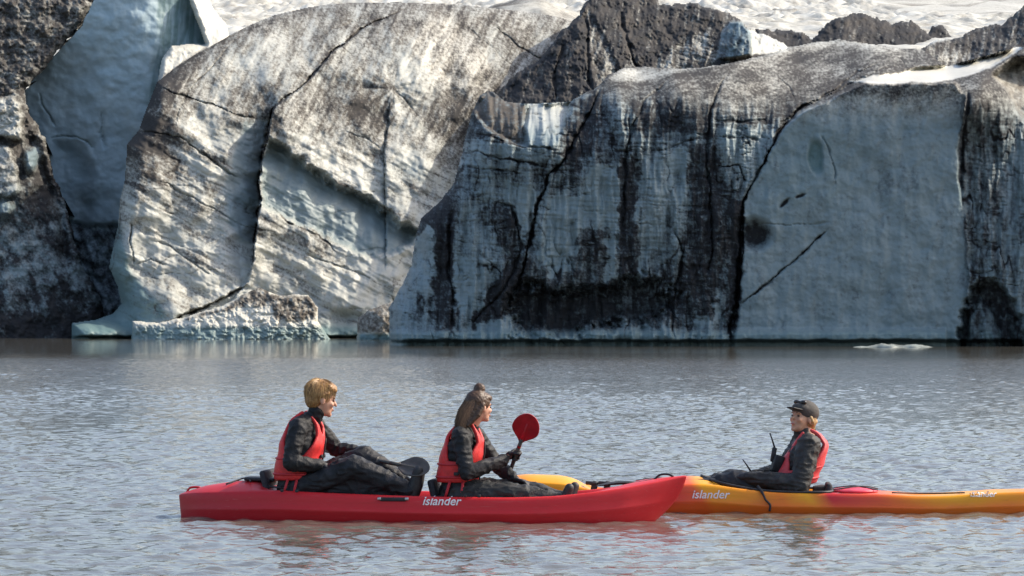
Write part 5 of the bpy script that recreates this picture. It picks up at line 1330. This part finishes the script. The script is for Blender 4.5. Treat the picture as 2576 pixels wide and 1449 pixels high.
# ---------------- woman in the front seat
def person_woman():
    p = empty('person', pt(1152, 1240, 27.68), RED_YAW); p.location.z = 0.11
    tag(p, 'person with brown hair in a top knot raising a red paddle in the red kayak', 'person', 'kayakers')
    H, Rm = V3(.165, .0, .745), rot(42, 4)
    hf, P = head_forms(H, Rm, .95, V3(.085, 0, .58))
    sh = {-1: V3(.05, -.165, .535), 1: V3(.10, .165, .535)}
    el = {-1: V3(.105, -.250, .255), 1: V3(.24, .24, .32)}
    hip = {-1: V3(.03, -.09, .085), 1: V3(.03, .09, .085)}
    kn = {-1: V3(.425, -.15, .095), 1: V3(.43, .16, .11)}
    an = {-1: V3(.79, -.10, .045), 1: V3(.80, .11, .045)}
    A, B = V3(.585, -.200, .690), V3(.585, -.200, .690) + V3(-.40, .80, -.80).normalized() * 1.95
    ax = (B - A).normalized()
    gpt = A + ax * .47
    wr = {-1: gpt + V3(-.085, -.045, -.035), 1: V3(.40, .13, .20)}
    def torso(g): return [('hull', [(V3(-.01, 0, .09), .12 + g), (V3(.01, -.085, .085), .10 + g), (V3(.01, .085, .085), .10 + g)]),
                          ('hull', [(V3(-.01, -.06, .12), .10 + g), (V3(-.01, .06, .12), .10 + g), (V3(.0, -.055, .28), .092 + g), (V3(.0, .055, .28), .092 + g)]),
                          ('hull', [(V3(.0, -.055, .28), .092 + g), (V3(.0, .055, .28), .092 + g), (V3(.03, -.085, .42), .096 + g), (V3(.05, .085, .42), .096 + g)]),
                          ('hull', [(V3(.03, -.085, .42), .094 + g), (V3(.05, .085, .42), .094 + g), (V3(.055, -.125, .525), .052 + g), (V3(.09, .125, .525), .052 + g), (V3(.075, 0, .555), .055 + g)])]
    def arms(g):
        f = []
        for s in (-1, 1): f += limb([sh[s], (sh[s] + el[s]) / 2, el[s], el[s] * .6 + wr[s] * .4, wr[s]], [.056, .050, .043, .042, .031], g)
        return f
    def legs(g):
        f = []
        for s in (-1, 1): f += limb([hip[s], (hip[s] + kn[s]) / 2, kn[s], kn[s] * .62 + an[s] * .38, an[s]], [.095, .082, .062, .058, .040], g)
        return f
    feet = [('hull', [(an[s] + V3(.03, 0, -.02), .038), (an[s] + V3(.05, 0, .03), .034), (an[s] + V3(.08, s * .012, .10), .028)]) for s in (-1, 1)]
    hand = grip_hand(gpt, -ax, V3(-.8, -.5, .1), wr[-1], -1, .95)
    hand2 = rest_hand(wr[1], V3(.9, -.2, -.2), V3(0, .1, 1), 1, .95)
    body = blob_mesh('body', hf + torso(0) + arms(-.008) + legs(-.008) + hand + hand2 + feet, 0.0085, 3)
    b = link_mesh('body', body, M_SKIN, p)
    face_parts(P, Rm, b, .95)
    link_mesh('jacket', blob_mesh('jacket', torso(.013) + arms(.014) + [('cap', V3(.09, 0, .555), .064, V3(.105, 0, .60), .058)], 0.0085, 3, .012, 17.0, 13), M_SUIT, p)
    link_mesh('trousers', blob_mesh('trousers', [torso(.012)[0]] + legs(.022), 0.0085, 3, .018, 13.0, 17), M_SUIT2, p)
    for nm, q in (('glove', hand), ('glove', hand2)):
        link_mesh(nm, blob_mesh(nm, [(e[0], e[1], e[2] + .0025, e[3], e[4] + .0025) if e[0] == 'cap' else e for e in q], 0.0045, 2), M_GLOVE, p)
    for s in (-1, 1):
        link_mesh('boot', blob_mesh('boot', [('hull', [(c, r_ + .008) for c, r_ in feet[(s + 1) // 2][1]])], 0.008, 3), M_BOOT, p)
    vest(p, [(-.005, .175, 0, .138, .168), (.0, .25, 0, .138, .170), (.015, .33, .03, .142, .172), (.04, .42, .08, .138, .176), (.055, .50, .14, .125, .160), (.07, .57, .2, .092, .142), (.078, .645, .25, .025, .128)], M_VEST, 5, 0.70)
    for x0, x1, y in ((-.03, -.075, -.185), (.07, .055, -.190)):
        tube('side_strap', [(x0, y, .19), ((x0 + x1) / 2, y - .012, .11), (x1, y + .01, .04)], 0.012, M_WEB, p, 6)
    hr = [('ell', P(-.022, 0, .045), (.102, .086, .092), Rm), ('ell', P(-.055, 0, -.005), (.070, .078, .085), Rm), ('ell', P(.03, 0, .078), (.068, .070, .042), Rm),
          ('ell', P(-.010, 0, .150), (.044, .044, .040), Rm), ('cap', P(-.005, 0, .11), .03, P(-.005, 0, .14), .022),
          ('hull', [(P(-.07, -.045, .0), .032), (P(-.07, .045, .0), .032), (P(-.135, -.035, -.12), .022), (P(-.135, .035, -.12), .022)]),
          ('hull', [(P(-.135, -.035, -.12), .022), (P(-.135, .035, -.12), .022), (P(-.175, -.02, -.20), .010), (P(-.175, .02, -.20), .010)]),
          ('cap', P(-.02, -.078, .02), .020, P(-.06, -.075, -.06), .026), ('cap', P(-.02, .078, .02), .020, P(-.06, .075, -.06), .026), ('cap', P(-.06, -.075, -.06), .024, P(-.13, -.05, -.15), .016)]
    ho = link_mesh('hair', blob_mesh('hair', hr, 0.006, 3, .004, 55.0, 19), M_BROWN, p)
    R_ = []
    for k in range(1300):
        y = rnd.uniform(-.07, .07); z = rnd.uniform(-.02, .11); x = -.06 - .05 * math.cos(y * 16) + (0.03 if z > .08 else 0)
        b0 = Vector((x, y, z)); e = Vector((-.15 - rnd.uniform(0, .06), y * .7, -.12 - rnd.uniform(0, .12)))
        m = (b0 + e) / 2 + Vector((-.02, 0, .01))
        R_.append([P(*b0), P(*m), P(*e)])
    for k in range(150):   # wisps wound round the knot
        a = rnd.uniform(0, 6.28); e = rnd.uniform(-.6, 1.2); rr = .045
        q = [Vector((-.010 + rr * math.cos(a + t) * math.cos(e + .3 * t), rr * math.sin(a + t) * math.cos(e + .3 * t), .150 + .041 * math.sin(e + .3 * t))) for t in (0, .45, .9)]
        if rnd.random() < .15: q[2] += Vector((rnd.uniform(-.02, .02), rnd.uniform(-.02, .02), rnd.uniform(0, .018)))
        R_.append([P(*v) for v in q])
    strands('hair_strands', R_, M_BROWN2, ho, 0.0019)
    return p, (A, B)

# ---------------- guide in the yellow kayak, facing left
def person_guide():
    p = empty('person', pt(1980, 1240, 28.85), math.pi + YEL_YAW); p.location.z = 0.045; p.scale = (1.06, 1.06, 1.06); p.rotation_euler.y = R(-2)
    tag(p, 'person in dark peaked cap and faded red vest leaning back in the yellow kayak', 'person', 'kayakers')
    H, Rm = V3(-.095, .0, .650), rot(44, -13)
    hf, P = head_forms(H, Rm, 1.0, V3(-.145, 0, .49))
    sh = {1: V3(-.140, .175, .465), -1: V3(-.11, -.175, .465)}
    el = {1: V3(-.085, .275, .165), -1: V3(.02, -.25, .23)}
    wr = {1: V3(.145, .22, .155), -1: V3(.26, -.10, .20)}
    hip = {s: V3(.02, s * .09, .085) for s in (-1, 1)}
    kn = {s: V3(.42, s * .15, .165) for s in (-1, 1)}
    an = {s: V3(.80, s * .10, .065) for s in (-1, 1)}
    def torso(g): return [('hull', [(V3(-.01, 0, .09), .12 + g), (V3(.0, -.085, .085), .10 + g), (V3(.0, .085, .085), .10 + g)]),
                          ('hull', [(V3(-.01, -.06, .12), .105 + g), (V3(-.01, .06, .12), .105 + g), (V3(-.06, -.06, .26), .10 + g), (V3(-.06, .06, .26), .10 + g)]),
                          ('hull', [(V3(-.06, -.06, .26), .10 + g), (V3(-.06, .06, .26), .10 + g), (V3(-.11, .09, .37), .10 + g), (V3(-.09, -.09, .37), .10 + g)]),
                          ('hull', [(V3(-.11, .09, .37), .098 + g), (V3(-.09, -.09, .37), .098 + g), (V3(-.15, .13, .46), .055 + g), (V3(-.11, -.13, .46), .055 + g), (V3(-.125, 0, .485), .055 + g)])]
    def arms(g):
        f = []
        for s in (-1, 1): f += limb([sh[s], (sh[s] + el[s]) / 2, el[s], el[s] * .6 + wr[s] * .4, wr[s]], [.074, .070, .060, .052, .035], g)
        return f
    def legs(g):
        f = []
        for s in (-1, 1): f += limb([hip[s], (hip[s] + kn[s]) / 2, kn[s], kn[s] * .62 + an[s] * .38, an[s]], [.095, .080, .060, .056, .04], g)
        return f
    feet = [('hull', [(an[s] + V3(.03, 0, -.02), .036), (an[s] + V3(.08, 0, .05), .028)]) for s in (-1, 1)]
    A, B = V3(1.42, .33, .118), V3(-.22, .04, .225)
    ax = (B - A).normalized(); g1 = A + ax * 1.08
    wr[1] = g1 + V3(-.075, .06, .02)
    h1 = grip_hand(g1, ax, V3(-.4, .9, .35), wr[1], 1); h2 = rest_hand(wr[-1], V3(.9, .3, -.25), V3(0, -.2, 1), -1)
    body = blob_mesh('body', hf + torso(0) + arms(-.008) + legs(-.008) + h1 + h2 + feet, 0.0085, 3)
    b = link_mesh('body', body, M_SKIN2, p)
    face_parts(P, Rm, b, .97)
    link_mesh('jacket', blob_mesh('jacket', torso(.014) + arms(.016) + [('cap', V3(-.12, 0, .48), .064, P(-.018, 0, -.098), .062)], 0.0085, 3, .012, 17.0, 23), M_SUIT2, p)
    link_mesh('trousers', blob_mesh('trousers', [torso(.012)[0]] + legs(.018), 0.0085, 3, .016, 10.0, 27), M_TROUSER, p)
    # spray skirt over the lap
    link_mesh('spray_skirt', blob_mesh('spray_skirt', [('hull', [(V3(.03, -.20, .095), .03), (V3(.03, .20, .095), .03), (V3(.22, -.17, .135), .035), (V3(.22, .17, .135), .035)]),
                                                        ('hull', [(V3(.22, -.17, .135), .035), (V3(.22, .17, .135), .035), (V3(.52, -.10, .195), .020), (V3(.52, .10, .195), .020)])], 0.008, 3, .014, 12.0, 29), M_SUIT, p)
    for q in (h1, h2):
        link_mesh('glove', blob_mesh('glove', [(e[0], e[1], e[2] + .0025, e[3], e[4] + .0025) if e[0] == 'cap' else e for e in q], 0.0045, 2), M_GLOVE, p)
    v = vest(p, [(-.025, .150, .15, .165, .176), (-.05, .215, .2, .170, .178), (-.075, .275, .25, .172, .182), (-.11, .355, .3, .170, .186), (-.135, .43, .34, .145, .170), (-.135, .50, .36, .095, .150), (-.125, .565, .38, .022, .136)], M_VEST2, 7, 0.74)
    # chest pocket, pale piping, radio with aerial
    rounded_box('pocket', (.07, .12, .13), M_SUIT, v, (.085, .075, .31), (0, R(-16), R(8)), .015)
    rounded_box('pocket', (.05, .10, .10), M_SUIT, v, (.105, -.06, .28), (0, R(-16), R(-8)), .015)
    tube('piping', curve_pts([(-.075, .112, .475), (-.115, .128, .512), (-.165, .125, .500), (-.225, .12, .44)], 14), 0.009, M_PALE, v, 6)
    rad = rounded_box('radio', (.035, .055, .11), M_BLACK, v, (.115, .02, .375), (0, R(-8), 0), .008)
    tube('aerial', [(.0, .015, .05), (.025, .015, .10), (.055, .015, .155)], [.007, .006, .005], M_BLACK, rad, 8)
    tube('aerial', [(.27, .12, .23), (.31, .12, .29), (.345, .12, .335)], [.008, .006, .004], M_BLACK, p, 8)
    rounded_box('waist_pouch', (.10, .16, .07), M_PAD, p, (-.235, .05, .125), (0, R(10), 0), .02)
    # cap with peak, goggles pushed up on it
    capm = blob_mesh('cap', [('ell', P(-.018, 0, .058), (.112, .092, .088), Rm), ('ell', P(.02, 0, .064), (.088, .084, .056), Rm)], 0.006, 3)
    c = link_mesh('cap', capm, M_CAP, p)
    link_mesh('peak', blob_mesh('peak', [('hull', [(P(.075, -.055, .052), .007), (P(.075, .055, .052), .007), (P(.150, -.035, .050), .006), (P(.150, .035, .050), .006), (P(.165, 0, .050), .006)])], 0.004, 2), M_BLACK, c)
    link_mesh('sunglasses', blob_mesh('sunglasses', [('ell', P(.062, .034, .112), (.022, .030, .018), Rm), ('ell', P(.062, -.034, .112), (.022, .030, .018), Rm), ('cap', P(.072, .02, .115), .007, P(.072, -.02, .115), .007)], 0.004, 1), M_EYE, c)
    hr = [('ell', P(-.045, 0, .0), (.072, .080, .075), Rm), ('cap', P(-.10, 0, -.03), .030, P(-.125, .0, -.10), .030), ('cap', P(-.125, 0, -.10), .030, P(-.15, .0, -.19), .018), ('cap', P(.0, .078, .01), .014, P(-.03, .078, -.03), .018), ('cap', P(.0, -.078, .01), .014, P(-.03, -.078, -.03), .018)]
    ho = link_mesh('hair', blob_mesh('hair', hr, 0.006, 2, .008, 34.0, 33), M_LIGHTBROWN, p)
    R_ = []
    for k in range(160):
        y = rnd.uniform(-.03, .03); R_.append([P(-.10, y, -.02), P(-.13 + rnd.uniform(-.02, .02), y * 1.2, -.11), P(-.155 + rnd.uniform(-.03, .02), y, -.20 - rnd.uniform(0, .05))])
    strands('hair_strands', R_, M_LIGHTBROWN, ho, 0.0028)
    return p, (A, B)

for fn, lab, bmat, up, bl, bw in ((person_man, 'dark smoky paddle lying across the knees of the blond paddler', M_PADDLE_GREY, V3(.1, -.8, .6), .34, .19),
                                  (person_woman, 'red-bladed paddle held upright in the front paddler\'s gloved hand', M_PADDLE_RED, V3(.2, -.8, .3), .34, .210),
                                  (person_guide, 'black paddle resting along the deck of the yellow kayak', M_BLACK, V3(0, 0, 1), .42, .17)):
    who, (A_, B_) = fn()
    bpy.context.view_layer.update()
    paddle(lab, A_, B_, bmat, M_SHAFT, up, who, bl, bw, R(25))
